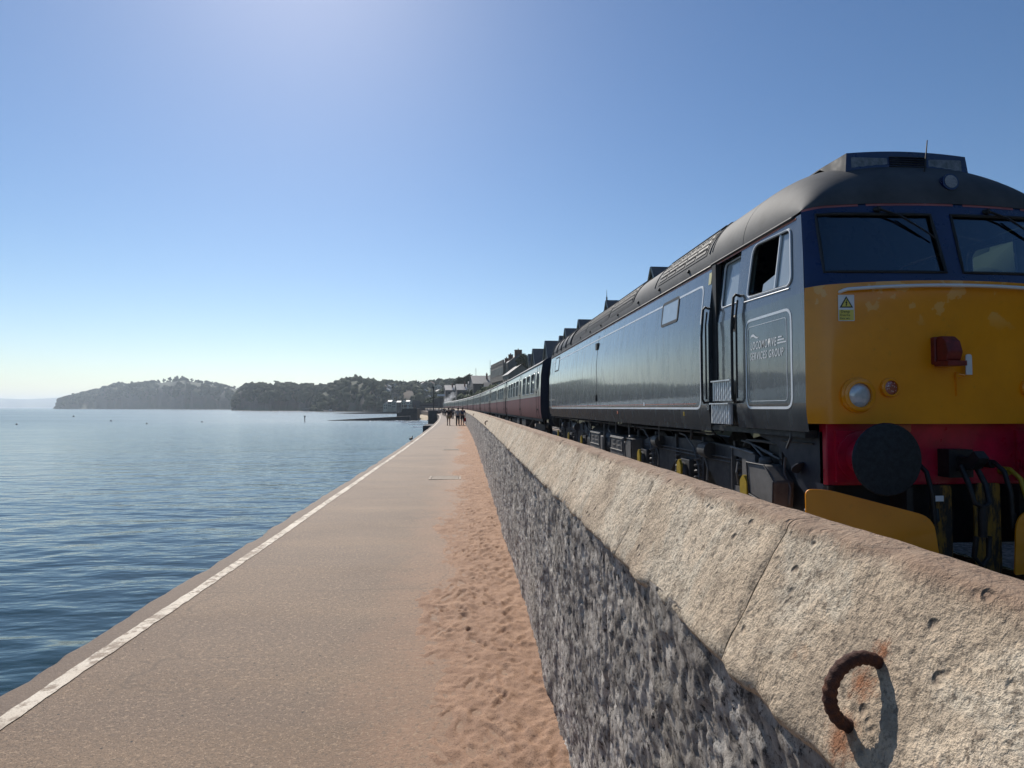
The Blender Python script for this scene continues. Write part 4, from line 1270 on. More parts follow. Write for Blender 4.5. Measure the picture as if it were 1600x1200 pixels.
for s in (-1, 1):
    X = lambda d: LX + s * d
    for (y0, flip) in ((6.40, 1), (12.05, -1)):
        m = MB()
        prof = [(y0, .58), (y0 + .55, .66), (y0 + .60, 1.02), (y0 + .18, 1.02), (y0 - .02, .86)] if flip > 0 else [(y0, .66), (y0 + .45, .60), (y0 + .5, .9), (y0 + .32, 1.03), (y0, 1.03)]
        m.prism(prof, 'x', min(X(1.10), X(1.34)), max(X(1.10), X(1.34))); LB(m, 'sand_box', boxg, None, None, .02)
        m = MB(); q = [(p[0], p[1]) for p in prof]; m.tube([(X(1.345), *p) for p in q], .010, 6, True); LB(m, 'box_seam', frameg)
        m = MB(); m.lathe([(.07, 0), (.07, .05), (.05, .07)], (X(1.22), y0 + .4, 1.02), (0, -.2, 1), 14); LB(m, 'filler_cap', boxg, None, 40)
    # step frame between sand box and bogie
    m = MB(); fr = [(7.02, .60), (7.66, .60), (7.66, 1.14), (7.02, 1.10)]; hole = [(7.36, .68), (7.60, .68), (7.60, 1.05), (7.36, 1.04)]
    for d in (1.20, 1.235):
        m.poly([fr, hole], lambda y, z: (X(d), y, z))
    m.rim(fr, lambda y, z: (X(1.20), y, z), lambda y, z: (X(1.235), y, z)); m.rim(hole, lambda y, z: (X(1.20), y, z), lambda y, z: (X(1.235), y, z))
    LB(m, 'step_frame', boxg)
    m = MB(); m.tube([(X(1.245), 7.02, 1.115), (X(1.245), 7.66, 1.155)], .014, 6); m.tube([(X(1.245), 7.62, .62), (X(1.245), 7.62, 1.14)], .010, 6); m.tube([(X(1.22), 7.5, .7), (X(1.26), 7.46, .85), (X(1.22), 7.5, .98)], .014, 6); LB(m, 'conduit', boxg)
    m = MB(); m.tube([(X(1.1), 6.7, 1.24), (X(1.15), 7.0, 1.26), (X(1.15), 7.4, 1.25), (X(1.12), 7.55, 1.18)], .016, 6); m.tube([(X(1.15), 6.75, 1.12), (X(1.17), 7.2, 1.21)], .012, 6); m.tube([(X(1.15), 6.6, 1.08), (X(1.17), 7.0, 1.16)], .012, 6); LB(m, 'air_pipe', boxg, None, 50)
    m = MB(); m.tube([(X(1.15), 5.75, .56), (X(1.18), 5.95, .62), (X(1.18), 6.05, .62), (X(1.15), 6.12, .55)], .016, 6); LB(m, 'rail_guard', boxg, None, 50)
    # battery and equipment boxes under the middle
    for (y0, y1, z0, z1) in ((13.0, 14.2, .42, 1.02), (15.3, 16.5, .42, 1.04)):
        m = MB(); m.box(min(X(.6), X(1.26)), max(X(.6), X(1.26)), y0, y1, z0, z1); eb = LB(m, 'equipment_box', boxg, None, None, .02)
        m = MB(); d = X(1.268)
        m.tube([(d, y0 + .05, z0 + .30), (d, y1 - .05, z0 + .30), (d, y1 - .05, z1 - .04), (d, y0 + .05, z1 - .04)], .012, 5, True)
        for k in range(2):
            for j in range(2):
                m.obox((d, y0 + .38 + k * .42, z0 + .40 + j * .10), (1, 0, 0), (0, 1, 0), (0, 0, 1), .02, .24, .02)
        LB(m, 'box_door', silver if False else boxg, eb)
        m = MB(); m.box(min(X(1.2), X(1.27)), max(X(1.2), X(1.27)), y0 - .34, y0 - .10, z0, z1 - .08); LB(m, 'tool_locker', boxg, None, None, .02)
        m = MB(); m.tube([(X(1.24), y0 - .42, 1.30), (X(1.24), y0 - .42, .45)], .018, 6); m.tube([(X(1.2), y1 + .3, 1.32), (X(1.24), y1 + .25, 1.15), (X(1.24), y1 + .05, 1.08)], .018, 6); LB(m, 'conduit', boxg, None, 50)
    m = MB(); m.lathe([(.42, 0), (.46, .06), (.46, 2.9), (.42, 3.0)], (X(.75), 14.3, .72), (0, 1, 0), 20); LB(m, 'fuel_tank', blackp, None, 40)
    for k in range(9):
        y = 9.0 + k * 1.55
        m = MB(); m.tube([(X(1.25), y, 1.40), (X(1.25), y + .02, 1.24 - .1 * (k % 2)), (X(1.22), y + .1, 1.18 - .1 * (k % 2))], .012 + .006 * (k % 3 == 0), 6); LB(m, 'drain_pipe', boxg if k % 2 else frameg)
    m = MB(); m.tube([(X(1.22), 8.2, 1.30), (X(1.22), 12.0, 1.27), (X(1.22), 17.5, 1.29), (X(1.22), 23.3, 1.29)], .016, 6); LB(m, 'air_pipe', frameg)
    m = MB(); m.tube([(X(1.30), 23.56, 1.2), (X(1.36), 23.66, 1.35), (X(1.38), 23.68, 2.0), (X(1.38), 23.68, 3.0), (X(1.33), 23.62, 3.1)], .02, 6); LB(m, 'hand_rail', blackp, None, 50)
    bz = 1.195
    m = MB(); m.lathe([(.22, 0), (.16, .05), (.15, .3), (.31, .36), (.31, .40)], (X(.905), 23.6, bz), (0, 1, 0), 24); LB(m, 'buffer', blackp, None, 40)

# ================================================================ COACHES
cream = NT('coach_cream')
cream.set(Base_Color=cream.ramp(cream.noise(2, 5, .6, sc=(1, 1, .2)), [(.3, (.42, .40, .32)), (.7, (.56, .53, .43))]), Roughness=.3, Coat_Weight=.4, Coat_Roughness=.06)
cream = cream.mat
maroon = NT('coach_maroon')
_c = maroon.ramp(maroon.noise(2, 5, .6, sc=(1, 1, .2)), [(.3, (.095, .011, .013)), (.7, (.15, .022, .022))])
_c = maroon.mix(maroon.ramp(maroon.noise(9, 6, .75, sc=(1, 1, .5)), [(.64, 0), (.74, .5)]), _c, (.35, .28, .27))
maroon.set(Base_Color=_c, Roughness=.6, Coat_Weight=.0)
maroon = maroon.mat
croof = plain('coach_roof', (.16, .155, .15), .55, 0, .3, 2, .1, 10)
cglass = NT('coach_glass')
cglass.set(Base_Color=(.03, .04, .04), Roughness=.04, Coat_Weight=1, Coat_Roughness=.02)
cglass = cglass.mat
ctrim = plain('window_trim', (.45, .46, .44), .35, .6, .1)

def cw(z):
    return 1.40 - max(0, 1.75 - z) ** 2 * .16 - max(0, z - 2.5) ** 2 * .10
COACH_Z = (1.12, 2.10, 3.50)
def build_coach():
    root = thing('passenger_coach', 'maroon and cream passenger coach coupled next to the grey locomotive', 'railway coach', (0, 0, 0), 0, 'coaches of the train')
    H = 9.85
    wins = [(2.9, 1.28), (4.85, 1.28), (6.80, 1.28), (10.85, 1.28), (12.8, 1.28), (14.75, 1.28), (16.7, 1.28)]
    doors = [1.05, 8.85, 18.75]
    ypos = lambda d: -H + d
    for s in (-1, 1):
        mp = lambda y, z, d=0.0: (s * (cw(z) + d), y, z)
        m = MB()
        zl = [1.12, 1.3, 1.5, 1.75, 2.1]
        m.grid(lambda u, v: mp(-H + 2 * H * u, zl[round(v * 4)]), 12, 5)
        low = m.build('lower_side', maroon, root, 40)
        m = MB()
        zb0, zb1 = 2.26, 3.16
        holes = [rounded(rect(ypos(c) - w / 2, ypos(c) + w / 2, zb0, zb1), .07, 3) for c, w in wins]
        dh = [rounded(rect(ypos(c) - .22, ypos(c) + .22, 2.42, 3.12), .05, 3) for c in doors]
        zu = [3.2, 3.3, 3.5]
        m.poly([rect(-H, H, 2.1, 3.2)] + holes + dh, mp)
        for h in holes + dh:
            m.rim(h, mp, lambda y, z: mp(y, z, -.05))
        m.grid(lambda u, v: mp(-H + 2 * H * u, zu[round(v * 2)]), 12, 3)
        up = m.build('upper_side', cream, root)
        m = MB(); m.grid(lambda u, v: mp(-H + 2 * H * u, 2.085 + .022 * v, .004), 2, 2); m.build('lining_stripe', ctrim, root)
        for (c, w), h in zip(wins, holes):
            y = ypos(c)
            m = MB(); m.tube([mp(*p, .003) for p in h], .018, 5, True); wf = m.build('window', ctrim, root, 60)
            zm = 2.86
            m = MB(); m.add([mp(y - w / 2, zb0, -.03), mp(y + w / 2, zb0, -.03), mp(y + w / 2, zm, -.03), mp(y - w / 2, zm, -.03)], [(0, 1, 2, 3)]); m.build('pane', cglass, wf)
            m = MB(); m.add([mp(y - w / 2, zm, -.05), mp(y + w / 2, zm, -.05), mp(y + w / 2, zb1, -.05), mp(y - w / 2, zb1, -.05)], [(0, 1, 2, 3)]); m.build('ventilator', rubber, wf)
            m = MB(); m.tube([mp(y - w / 2, zm, -.01), mp(y + w / 2, zm, -.01)], .016, 5); m.build('transom', ctrim, wf)
        for c, h in zip(doors, dh):
            y = ypos(c)
            m = MB()
            for e in (-.36, .36):
                m.tube([mp(y + e, z, .002) for z in (1.16, 1.5, 2.1, 2.8, 3.4)], .012, 4)
            dr = m.build('door', rubber, root)
            m = MB(); m.tube([mp(*p, .003) for p in h], .014, 5, True); m.build('window_frame', ctrim, dr, 60)
            m = MB(); m.poly([h], lambda yy, z: mp(yy, z, -.03)); m.build('pane', cglass if c != 1.05 else rubber, dr)
            m = MB(); m.tube([mp(y + .46, 3.15, .05), mp(y + .46, 3.20, .06), mp(y + .48, 3.22, .02)], .014, 5); m.tube([mp(y + .46, 3.15, .055), mp(y + .46, 2.3, .055)], .014, 5); m.build('hand_rail', ctrim, dr)
            m = MB(); m.box(min(mp(0, 2.3, .0)[0], mp(0, 2.3, .03)[0]), max(mp(0, 2.3, .0)[0], mp(0, 2.3, .03)[0]), y + .2, y + .32, 2.26, 2.30); m.build('handle', rubber, dr)
            m = MB(); q = mp(0, 1.55, .004)[0]; m.lathe([(.045, -.01), (.045, .02)], (q, y, 1.52), (s, 0, 0), 8); m.build('door_stop', rubber, dr)
        # underframe gear on this side
        m = MB(); m.box(min(s * 1.22, s * 1.30), max(s * 1.22, s * 1.30), -H, H, 1.0, 1.118); m.build('sole_bar', blackp, root)
        for y0, y1 in ((-2.6, -.6), (1.0, 2.6)):
            m = MB(); m.box(min(s * .75, s * 1.25), max(s * .75, s * 1.25), y0, y1, .45, .95); m.build('battery_box', frameg, root, None, (0, 0, 0), .02)
        m = MB(); m.tube([(s * 1.15, -5.2, 1.0), (s * 1.15, -3.2, .55), (s * 1.15, 3.2, .55), (s * 1.15, 5.2, 1.0)], .03, 5); m.build('truss_rod', frameg, root)
        for e in (-6.9, 6.9):
            for a in (-1.3, 1.3):
                m = MB(); m.lathe([(.46, -.06), (.46, .06)], (s * .76, e + a, .46), (1, 0, 0), 20); m.build('wheel', blackp, root, 40)
                m = MB(); m.box(min(s * .98, s * 1.16), max(s * .98, s * 1.16), e + a - .13, e + a + .13, .34, .60); m.build('axle_box', boxg, root, None, (0, 0, 0), .02)
            m = MB(); m.prism([(e - 1.75, .62), (e - 1.0, .42), (e + 1.0, .42), (e + 1.75, .62), (e + 1.6, .82), (e - 1.6, .82)], 'x', min(s * .94, s * 1.02), max(s * .94, s * 1.02)); m.build('bogie_frame', blackp, root)
        for e in (-1, 1):
            m = MB(); m.lathe([(.12, 0), (.11, .35), (.23, .37), (.23, .40)], (s * .87, e * H, 1.02), (0, e, 0), 16); m.build('buffer', blackp, root, 40)
    m = MB()
    rz = lambda q: 3.50 + .37 * (1 - abs(q) ** 2.4) ** .62
    m.grid(lambda u, v: (1.325 * math.sin((v * 2 - 1) * math.pi / 2), -H + 2 * H * u, rz(math.sin((v * 2 - 1) * math.pi / 2))), 12, 25)
    rf = m.build('roof', croof, root, 50)
    for s in (-1, 1):
        m = MB(); m.tube([(s * 1.325, -H, 3.50), (s * 1.325, H, 3.50)], .022, 5); m.build('gutter', blackp, rf)
    for k in range(7):
        m = MB(); m.lathe([(.10, 0), (.10, .07), (.05, .10)], (-.35, -8 + k * 2.6, rz(.27) - .01), (0, 0, 1), 10); m.build('roof_ventilator', croof, rf, 40)
    endp = [(-cw(1.12), 1.12), (-cw(1.5), 1.5), (-1.40, 2.1), (-cw(3.0), 3.0), (-cw(3.5), 3.5)]
    endp = endp + [(1.325 * q, rz(q)) for q in np.linspace(-.97, .97, 17)] + [(-x, z) for x, z in endp[::-1]]
    for e in (-1, 1):
        m = MB(); m.poly([endp], lambda x, z: (x, e * (H - .004), z)); m.build('coach_end', dknavy, root)
        m = MB(); m.box(-.5, .5, min(e * H, e * (H + .32)), max(e * H, e * (H + .32)), 1.15, 3.4); m.build('gangway', rubber, root, None, (0, 0, 0), .06)
        m = MB(); m.tube([(-1.05, e * (H + .03), 1.2), (-1.05, e * (H + .05), 3.3)], .02, 5); m.build('end_pipe', blackp, root)
    m = MB(); m.box(-1.30, 1.30, -H, H, 1.08, 1.16); m.build('floor', blackp, root)
    return root
coach = build_coach()
ORD = ['', 'second', 'third', 'fourth', 'fifth', 'sixth', 'seventh', 'eighth', 'ninth', 'tenth', 'eleventh']
Yc = 26.25 + 9.85
NC = 11
for i in range(NC):
    c = coach if i == 0 else copy_tree(coach)
    c.location = (LX + offs(Yc), Yc, RAIL)
    c.rotation_euler = (0, 0, head(Yc))
    if i:
        c['label'] = 'maroon and cream coach, %s of the train counted from the grey locomotive' % ORD[i]
    Yc += 20.45
YEND = Yc - 10.2
# steam engine at the far head of the train
se = thing('steam_locomotive', 'dark steam engine at the far head of the train by the smoke', 'locomotive', (LX + offs(YEND + 7), YEND + 7, RAIL), head(YEND + 7))
m = MB(); m.lathe([(.75, 0), (.78, .1), (.78, 6.5), (.70, 6.6)], (0, -2.2, 2.55), (0, 1, 0), 20); m.build('boiler', blackp, se, 40)
m = MB(); m.lathe([(.28, 0), (.24, .3), (.34, .55)], (0, 3.6, 3.3), (0, 0, 1), 14); m.build('chimney', blackp, se, 40)
m = MB(); m.prism([(-1.3, 1.2), (1.3, 1.2), (1.3, 3.2), (.8, 3.75), (-.8, 3.75), (-1.3, 3.2)], 'y', -4.2, -2.2); m.build('cab', navy, se)
m = MB(); m.box(-1.3, 1.3, -7.2, -4.4, 1.1, 2.9); m.build('tender', navy, se, None, (0, 0, 0), .05)
m = MB(); m.box(-1.2, 1.2, -4.4, 4.6, 1.1, 1.3); m.build('running_plate', blackp, se)
for s in (-1, 1):
    for y in (-1.8, .2, 2.2):
        m = MB(); m.lathe([(.9, -.06), (.9, .06)], (s * .76, y, .9), (1, 0, 0), 22); m.build('wheel', blackp, se, 40)

_ones = ['', 'first', 'second', 'third', 'fourth', 'fifth', 'sixth', 'seventh', 'eighth', 'ninth', 'tenth', 'eleventh', 'twelfth', 'thirteenth', 'fourteenth', 'fifteenth', 'sixteenth', 'seventeenth', 'eighteenth', 'nineteenth', 'twentieth']
def nth(n):
    return _ones[n] if n <= 20 else 'twenty-' + _ones[n - 20]
def number_labels(objs, text):
    objs = sorted(objs, key=lambda o: o.location.x / o.location.y)
    for k, o in enumerate(objs):
        o['label'] = text % nth(k + 1)
# ================================================================ LAND
grassm = NT('hill_grass')
_c = grassm.ramp(grassm.noise(.06, 6, .65), [(.3, (.030, .042, .018)), (.55, (.060, .068, .030)), (.8, (.13, .115, .060))])
grassm.set(Base_Color=_c, Roughness=.95)
cliffm = NT('headland_cliff')
_geo = cliffm.n('ShaderNodeNewGeometry')
_sp = cliffm.n('ShaderNodeSeparateXYZ'); cliffm.l(_geo.outputs['Normal'], _sp.inputs[0])
_veg = cliffm.ramp(cliffm.noise(.018, 6, .7), [(.3, (.026, .036, .017)), (.6, (.050, .058, .028)), (.85, (.15, .13, .07))])
_rock = cliffm.ramp(cliffm.noise(.05, 6, .7, sc=(1, 1, 2.5)), [(.3, (.055, .038, .03)), (.7, (.13, .085, .062))])
cliffm.set(Base_Color=cliffm.mix(cliffm.ramp(_sp.outputs[2], [(.45, 0), (.7, 1)]), _rock, _veg), Roughness=.95)
cliffm = cliffm.mat
leafd = NT('foliage_dark')
leafd.set(Base_Color=leafd.ramp(leafd.noise(.35, 4, .6), [(.3, (.016, .027, .011)), (.7, (.040, .054, .022))]), Roughness=.95, Specular_IOR_Level=.1)
leafd = leafd.mat
leafm = NT('foliage_mid')
leafm.set(Base_Color=leafm.ramp(leafm.noise(.9, 4, .6), [(.3, (.030, .050, .016)), (.7, (.085, .110, .040))]), Roughness=.75)
leafm = leafm.mat
bark = plain('bark', (.06, .045, .035), .9, 0, .3, 4)

def hillz(xr, y):
    """height of the inland slope, xr measured from the curving line"""
    z = np.interp(xr, [12.4, 12.9, 13.2, 19, 24, 40, 60, 120, 300], [-.4, 2.2, 3.2, 6.5, 8.2, 9.5, 13, 26, 40])
    z = z + np.clip((np.asarray(y) - 240) / 120, 0, 1) * np.interp(xr, [13, 20, 60], [0, 3.5, 12])
    return z
ys = np.concatenate([np.arange(-60, 300, 6.0), np.arange(300, 700, 14.0)])
xr = np.array([12.4, 12.7, 12.9, 13.2, 15, 17, 19, 21.5, 24, 28, 34, 40, 50, 60, 90, 120, 200, 300])
Y = np.repeat(ys[:, None], len(xr), 1)
XR = np.repeat(xr[None, :], len(ys), 0)
Z = hillz(XR, Y) + np.clip((XR - 13) / 8, 0, 1) * fbm(XR * .08, Y * .06, 0, 3, 71) * 1.0
X = XR + off(np.minimum(Y, 460))
o = place_mesh('hillside', np_mesh('hillside', np.stack([X, Y, Z], -1).reshape(-1, 3), grid_faces(*Y.shape), grassm.mat))
tag(o, 'green hillside rising behind the railway under the houses', 'hillside', kind='structure')

# ---------------------------------------------------------------- trees
def leaf_cloud(lobes, n, size, rnd, mb):
    """leaf-sized quads spread through lobes [(c, r, squash)]"""
    tot = sum(l[1] ** 2 for l in lobes)
    for c, r, sq_ in lobes:
        k = int(n * r * r / tot)
        for _ in range(k):
            v = Vector((rnd.gauss(0, 1), rnd.gauss(0, 1), rnd.gauss(0, 1))).normalized()
            rr = r * (rnd.random() ** .45) * rnd.uniform(.8, 1.1)
            p = Vector(c) + Vector((v.x * rr, v.y * rr, v.z * rr * sq_))
            a = (v + Vector((rnd.uniform(-.8, .8), rnd.uniform(-.8, .8), rnd.uniform(-.4, 1)))).normalized()
            b = a.orthogonal().normalized(); d = a.cross(b)
            s = size * rnd.uniform(.6, 1.35)
            mb.add([p + b * s, p + d * s * .6, p - b * s, p - d * s * .6], [(0, 1, 2, 3)])
def tree_meshes(kind, seed, n, size):
    rnd = random.Random(seed)
    lobes, mt = [], MB()
    if kind == 'pine':                     # umbrella crown on a bare trunk
        for _ in range(9):
            a = rnd.uniform(0, 6.28); d = rnd.uniform(.5, 3.3)
            lobes.append(((d * math.cos(a), d * math.sin(a), 7.6 + rnd.uniform(-.6, 1.1)), rnd.uniform(1.0, 1.9), .55))
        mt.tube([(0, 0, -1), (.1, .05, 3), (.3, 0, 6.5), (.2, .1, 8)], [.34, .28, .22, .1], 7)
        for c, r, q in lobes[:5]:
            mt.tube([(.2, .05, 5.6), tuple(Vector(c) * .6 + Vector((.1, 0, 2.6))), c], [.13, .09, .04], 5)
    elif kind == 'round':
        for _ in range(13):
            a = rnd.uniform(0, 6.28); d = rnd.uniform(0, 2.6); z = rnd.uniform(3.0, 8.4)
            f = 1 - abs(z - 5.4) / 5.2
            lobes.append(((d * f * math.cos(a) * 1.2, d * f * math.sin(a) * 1.2, z), rnd.uniform(1.1, 2.0), .85))
        mt.tube([(0, 0, -1), (.05, 0, 2.5), (.1, .1, 5), (0, .1, 7.5)], [.38, .30, .20, .06], 7)
        for c, r, q in lobes[:6]:
            mt.tube([(.05, 0, 2.6), c], [.13, .04], 5)
    else:                                   # tall conical cypress-like
        for i in range(10):
            z = 1.6 + i * .85
            lobes.append(((rnd.uniform(-.3, .3), rnd.uniform(-.3, .3), z), 1.55 * (1 - i / 11.5) + .25, 1.0))
        mt.tube([(0, 0, -1), (0, 0, 4), (0, 0, 9.5)], [.25, .18, .04], 7)
    mc = MB()
    leaf_cloud(lobes, n, size, rnd, mc)
    for c, r, q in lobes:
        mc.ico(c, r * .62, 2, .28, (1, 1, q), rnd=rnd)
    return mt.mesh('trunk', bark), mc.mesh('crown', leafd)
TREES = {}
for k, nn, seeds in (('pine', 420, (1, 2)), ('round', 520, (3, 4, 5)), ('cone', 360, (6,))):
    TREES[k] = [tree_meshes(k, s, nn, .42) for s in seeds]
TREES['near'] = [tree_meshes('round', s, 2600, .26) for s in (11, 12, 13)]
def tree(kind, loc, sc, label, group, name='tree', rz=None):
    tm, cm = random.choice(TREES[kind])
    root = thing(name, label, 'tree', loc, random.uniform(0, 6.28) if rz is None else rz, group)
    root.scale = sc if hasattr(sc, '__len__') else (sc, sc, sc)
    place_mesh('trunk', tm, root); place_mesh('crown', cm, root)
    return root

def woodland(name, label, pts, parent=None):
    """pts [(x,y,z,r)] -> one canopy object of many rough clumps"""
    rnd = random.Random(hash(name) % 1000)
    bm = bmesh.new(); bmesh.ops.create_icosphere(bm, subdivisions=2, radius=1)
    bv = np.array([v.co[:] for v in bm.verts]); bf = np.array([[v.index for v in f.verts] for f in bm.faces]); bm.free()
    V, F = [], []
    g = np.random.default_rng(5)
    for i, (x, y, z, r) in enumerate(pts):
        k = 1 + g.uniform(-.3, .32, len(bv))
        V.append(bv * k[:, None] * np.array([r * g.uniform(.8, 1.2), r * g.uniform(.8, 1.2), r * g.uniform(.7, 1.15)]) + np.array([x, y, z]))
        F.append(bf + i * len(bv))
    V, F = np.concatenate(V), np.concatenate(F)
    o = place_mesh(name, np_mesh(name, V, F, leafd, True))
    return tag(o, label, 'woodland', kind='stuff')

# ---------------------------------------------------------------- headlands across the bay
_A, _P = R(4.255), R(2.191)
_F = np.array([math.sin(_A) * math.cos(_P), math.cos(_A) * math.cos(_P), math.sin(_P)])
_R = np.array([math.cos(_A), -math.sin(_A), 0.0])
_U = np.cross(_R, _F)
def _ray(u, v):
    u, v = np.broadcast_arrays(np.asarray(u, float), np.asarray(v, float))
    r = _F + _R * ((u - 800) / 967)[..., None] - _U * ((v - 600) / 967)[..., None]
    return r / r[..., 1:2]
def _sc(a):
    return a if a.ndim else float(a)
def px(u, D):                            # survey: bearing (as seen in the photo) and distance -> easting
    return _sc(_ray(u, 630)[..., 0] * np.asarray(D, float))
def pz(v, D, u=728):                     # and height
    return _sc(1.65 + _ray(u, v)[..., 2] * np.asarray(D, float))
def headland(name, label, prof, D0, D1, W, tree_h, ntree, cliff=.5, seed=0, nu=90):
    us = np.linspace(prof[0][0], prof[-1][0], nu)
    vt = np.interp(us, [p[0] for p in prof], [p[1] for p in prof])
    D = np.interp(us, [us[0], us[-1]], [D0, D1]) + fbm(us * .035, seed, 0, 3, seed) * W * .28
    rows = [(-.02, 0, 0), (0, .0, .03), (.03, cliff * .55, .5), (.07, cliff * .95, .6), (.16, cliff + (1 - cliff) * .35, .7), (.30, cliff + (1 - cliff) * .72, .8), (.46, .97, .4), (.55, 1.0, .0), (.8, .8, .6), (1.2, .4, .8), (1.6, 0, 0)]
    V = np.zeros((nu, len(rows), 3))
    for j, (t_, h, nz) in enumerate(rows):
        d = D + W * t_
        dc = D + W * .55
        zt = pz(vt, dc, us) - tree_h
        z = SEA - 1 + (zt - SEA + 1) * h
        z = z + nz * fbm(us * .11, t_ * 9, 0, 4, seed + 3) * (zt - SEA) * .10
        V[:, j, 0] = px(us, d) + (W * .03 * nz * fbm(us * .2, t_ * 7, 2, 3, seed + 9))
        V[:, j, 1] = d + W * .06 * nz * fbm(us * .25, t_ * 11, 1, 3, seed + 6)
        V[:, j, 2] = z
    # draw the two ends down into the sea
    e = np.clip(np.minimum(np.arange(nu), np.arange(nu)[::-1] + 40) / 5, 0, 1) ** .5
    V[:, :, 2] = (SEA - 1) + (V[:, :, 2] - SEA + 1) * e[:, None]
    o = place_mesh(name, np_mesh(name, V.reshape(-1, 3), grid_faces(nu, len(rows)), cliffm))
    tag(o, label, 'headland', kind='structure')
    return us, V
g = np.random.default_rng(11)
def scatter(V, n, r0, r1, j0, j1, cond=None):
    pts = []
    nu, nr = V.shape[:2]
    while len(pts) < n:
        i, j = g.uniform(0, nu - 1.01), g.uniform(j0, j1)
        a, b = int(i), int(j); fa, fb = i - a, j - b
        p = (V[a, b] * (1 - fa) + V[a + 1, b] * fa) * (1 - fb) + (V[a, b + 1] * (1 - fa) + V[a + 1, b + 1] * fa) * fb
        if cond and not cond(i / nu, j): continue
        r = g.uniform(r0, r1)
        pts.append((p[0], p[1], p[2] + r * .35, r))
    return pts
# A: the far headland with the arch
uA, VA = headland('headland', 'far wooded headland ending in a small rock arch', [(92, 624), (104, 618), (112, 617.5), (125, 614), (150, 608), (165, 604), (182, 598.5), (210, 597.5), (250, 596), (270, 593), (292, 592), (330, 598), (372, 606), (420, 610)], 2450, 1500, 420, 6, 0, .62, 3)
woodland('woodland', 'distant trees covering the far headland with the arch', scatter(VA, 620, 4, 9, 2.2, 7.2, lambda i, j: not (.45 < i < .95 and 4.2 < j < 6.6)))
# B: the middle headland
uB, VB = headland('headland', 'middle headland of dark wooded cliff across the bay', [(362, 622), (374, 612), (384, 601), (395, 600), (430, 600), (455, 600), (490, 602), (512, 602), (540, 606)], 1080, 900, 190, 4, 0, .6, 8)
woodland('woodland', 'dark trees covering the middle headland', scatter(VB, 560, 2.5, 5.5, 2.2, 7.3))
# C: the near wooded hill with the town
uC, VC = headland('headland', 'near wooded hill with scattered houses above the town', [(488, 634), (500, 616), (512, 604), (526, 596), (540, 592), (556, 590), (570, 593), (590, 595), (606, 596), (630, 597), (660, 598), (690, 594), (720, 592), (780, 600), (860, 606)], 800, 560, 230, 4, 0, .45, 15, 110)
woodland('woodland', 'dense trees covering the near hill by the town', scatter(VC, 900, 2.2, 5.0, 1.4, 7.4, lambda i, j: g.random() < .9))
# far hills on the horizon
headland('hills', 'pale distant hills low on the left horizon', [(-700, 634), (-420, 628), (-200, 622), (-60, 621), (0, 622.5), (40, 624), (70, 622.5), (95, 621), (140, 624), (300, 634)], 9500, 9000, 900, 0, 0, .2, 22, 60)

# the arch at the tip
def arch():
    D = 2420
    k = D / 967
    out = [(86, 640), (88.5, 636), (91, 633.5), (90, 630.5), (92.5, 628), (91.5, 625), (94, 622), (98, 621), (104, 619), (112, 617), (116, 640)]
    hole = [(97.6, 639.9), (98.2, 634), (100, 631), (101.3, 628.6), (102.2, 632), (102.0, 639.9)]
    loop = out[:-1] + [out[-1]] + [(102.0, 640), (102.2, 633), (101.6, 629.2), (100.4, 631), (98.4, 634), (97.6, 640)]
    root = thing('sea_arch', 'dark rock arch in the sea at the tip of the far headland', 'rock', (px(100, D), D, SEA))
    m = MB()
    f = lambda d: (lambda u, v: (px(u, D) , D + d, pz(v, D, u)))
    m.poly([loop], f(-14)); m.poly([loop], f(30)); m.rim(loop, f(-14), f(30))
    m.build('rock', cliffm, root, None, (px(100, D), D, SEA))
arch()

# ridge-line trees that stand out singly
def ridge(V, us, u, h, kind, label, group, dz=0.0):
    i = int(np.clip(np.searchsorted(us, u), 0, len(us) - 1))
    p = V[i, 7]
    D = p[1]
    tree(kind, (px(u, D), D, p[2] - .22 * h), h / 9.5, label, group, 'ridge_tree')
g1 = 'trees standing on the ridge of the far headland'
for u, h in ((176, 12), (190, 13), (205, 14), (215, 13), (226, 15), (236, 16), (246, 17), (255, 18), (265, 22), (276, 24), (284, 22), (299, 15), (309, 13), (320, 13), (331, 14), (343, 12), (352, 12), (366, 14), (158, 10), (142, 10), (130, 9)):
    ridge(VA, uA, u, h, 'round', 'small round tree on the skyline of the far headland', g1)
g1 = 'trees standing on the ridge of the middle headland'
for u, h, k, lab in ((388, 8, 'round', 'rounded tree at the seaward end of the middle headland'), (402, 8, 'round', None), (413, 9, 'pine', 'flat topped pine left of the two tall pines on the middle headland'), (431, 13, 'pine', 'tallest umbrella pine on the skyline of the middle headland'), (437, 9, 'round', None), (448, 11, 'pine', 'umbrella pine with a see-through crown on the middle headland'), (455, 9.5, 'round', None), (470, 8.5, 'round', None), (480, 8, 'round', None), (490, 10, 'cone', 'pointed tree near the right end of the middle headland'), (501, 9, 'round', None), (422, 8, 'round', None)):
    ridge(VB, uB, u, h, k, lab or 'low round tree among the pines on the middle headland', g1)
g1 = 'trees standing on the ridge of the near hill'
for u, h, k, lab in ((514, 8, 'round', None), (524, 8, 'round', None), (534, 9, 'round', None), (541, 9, 'round', None), (556, 12, 'round', 'big tree clump at the summit of the near hill'), (562, 11, 'round', None), (575, 10, 'cone', 'left of the two columnar trees on the near hill'), (583, 10, 'round', 'rounded columnar tree on the near hill beside the pointed one'), (598, 9, 'round', None), (606, 7, 'round', None), (618, 7, 'round', None), (630, 9, 'cone', 'small pointed tree on the right of the near hill'), (642, 7, 'round', None), (654, 8, 'round', None), (666, 8, 'round', None), (678, 8, 'round', None), (690, 8, 'round', None), (702, 8, 'round', None)):
    ridge(VC, uC, u, h, k, lab or 'round tree on the skyline of the near wooded hill', g1)

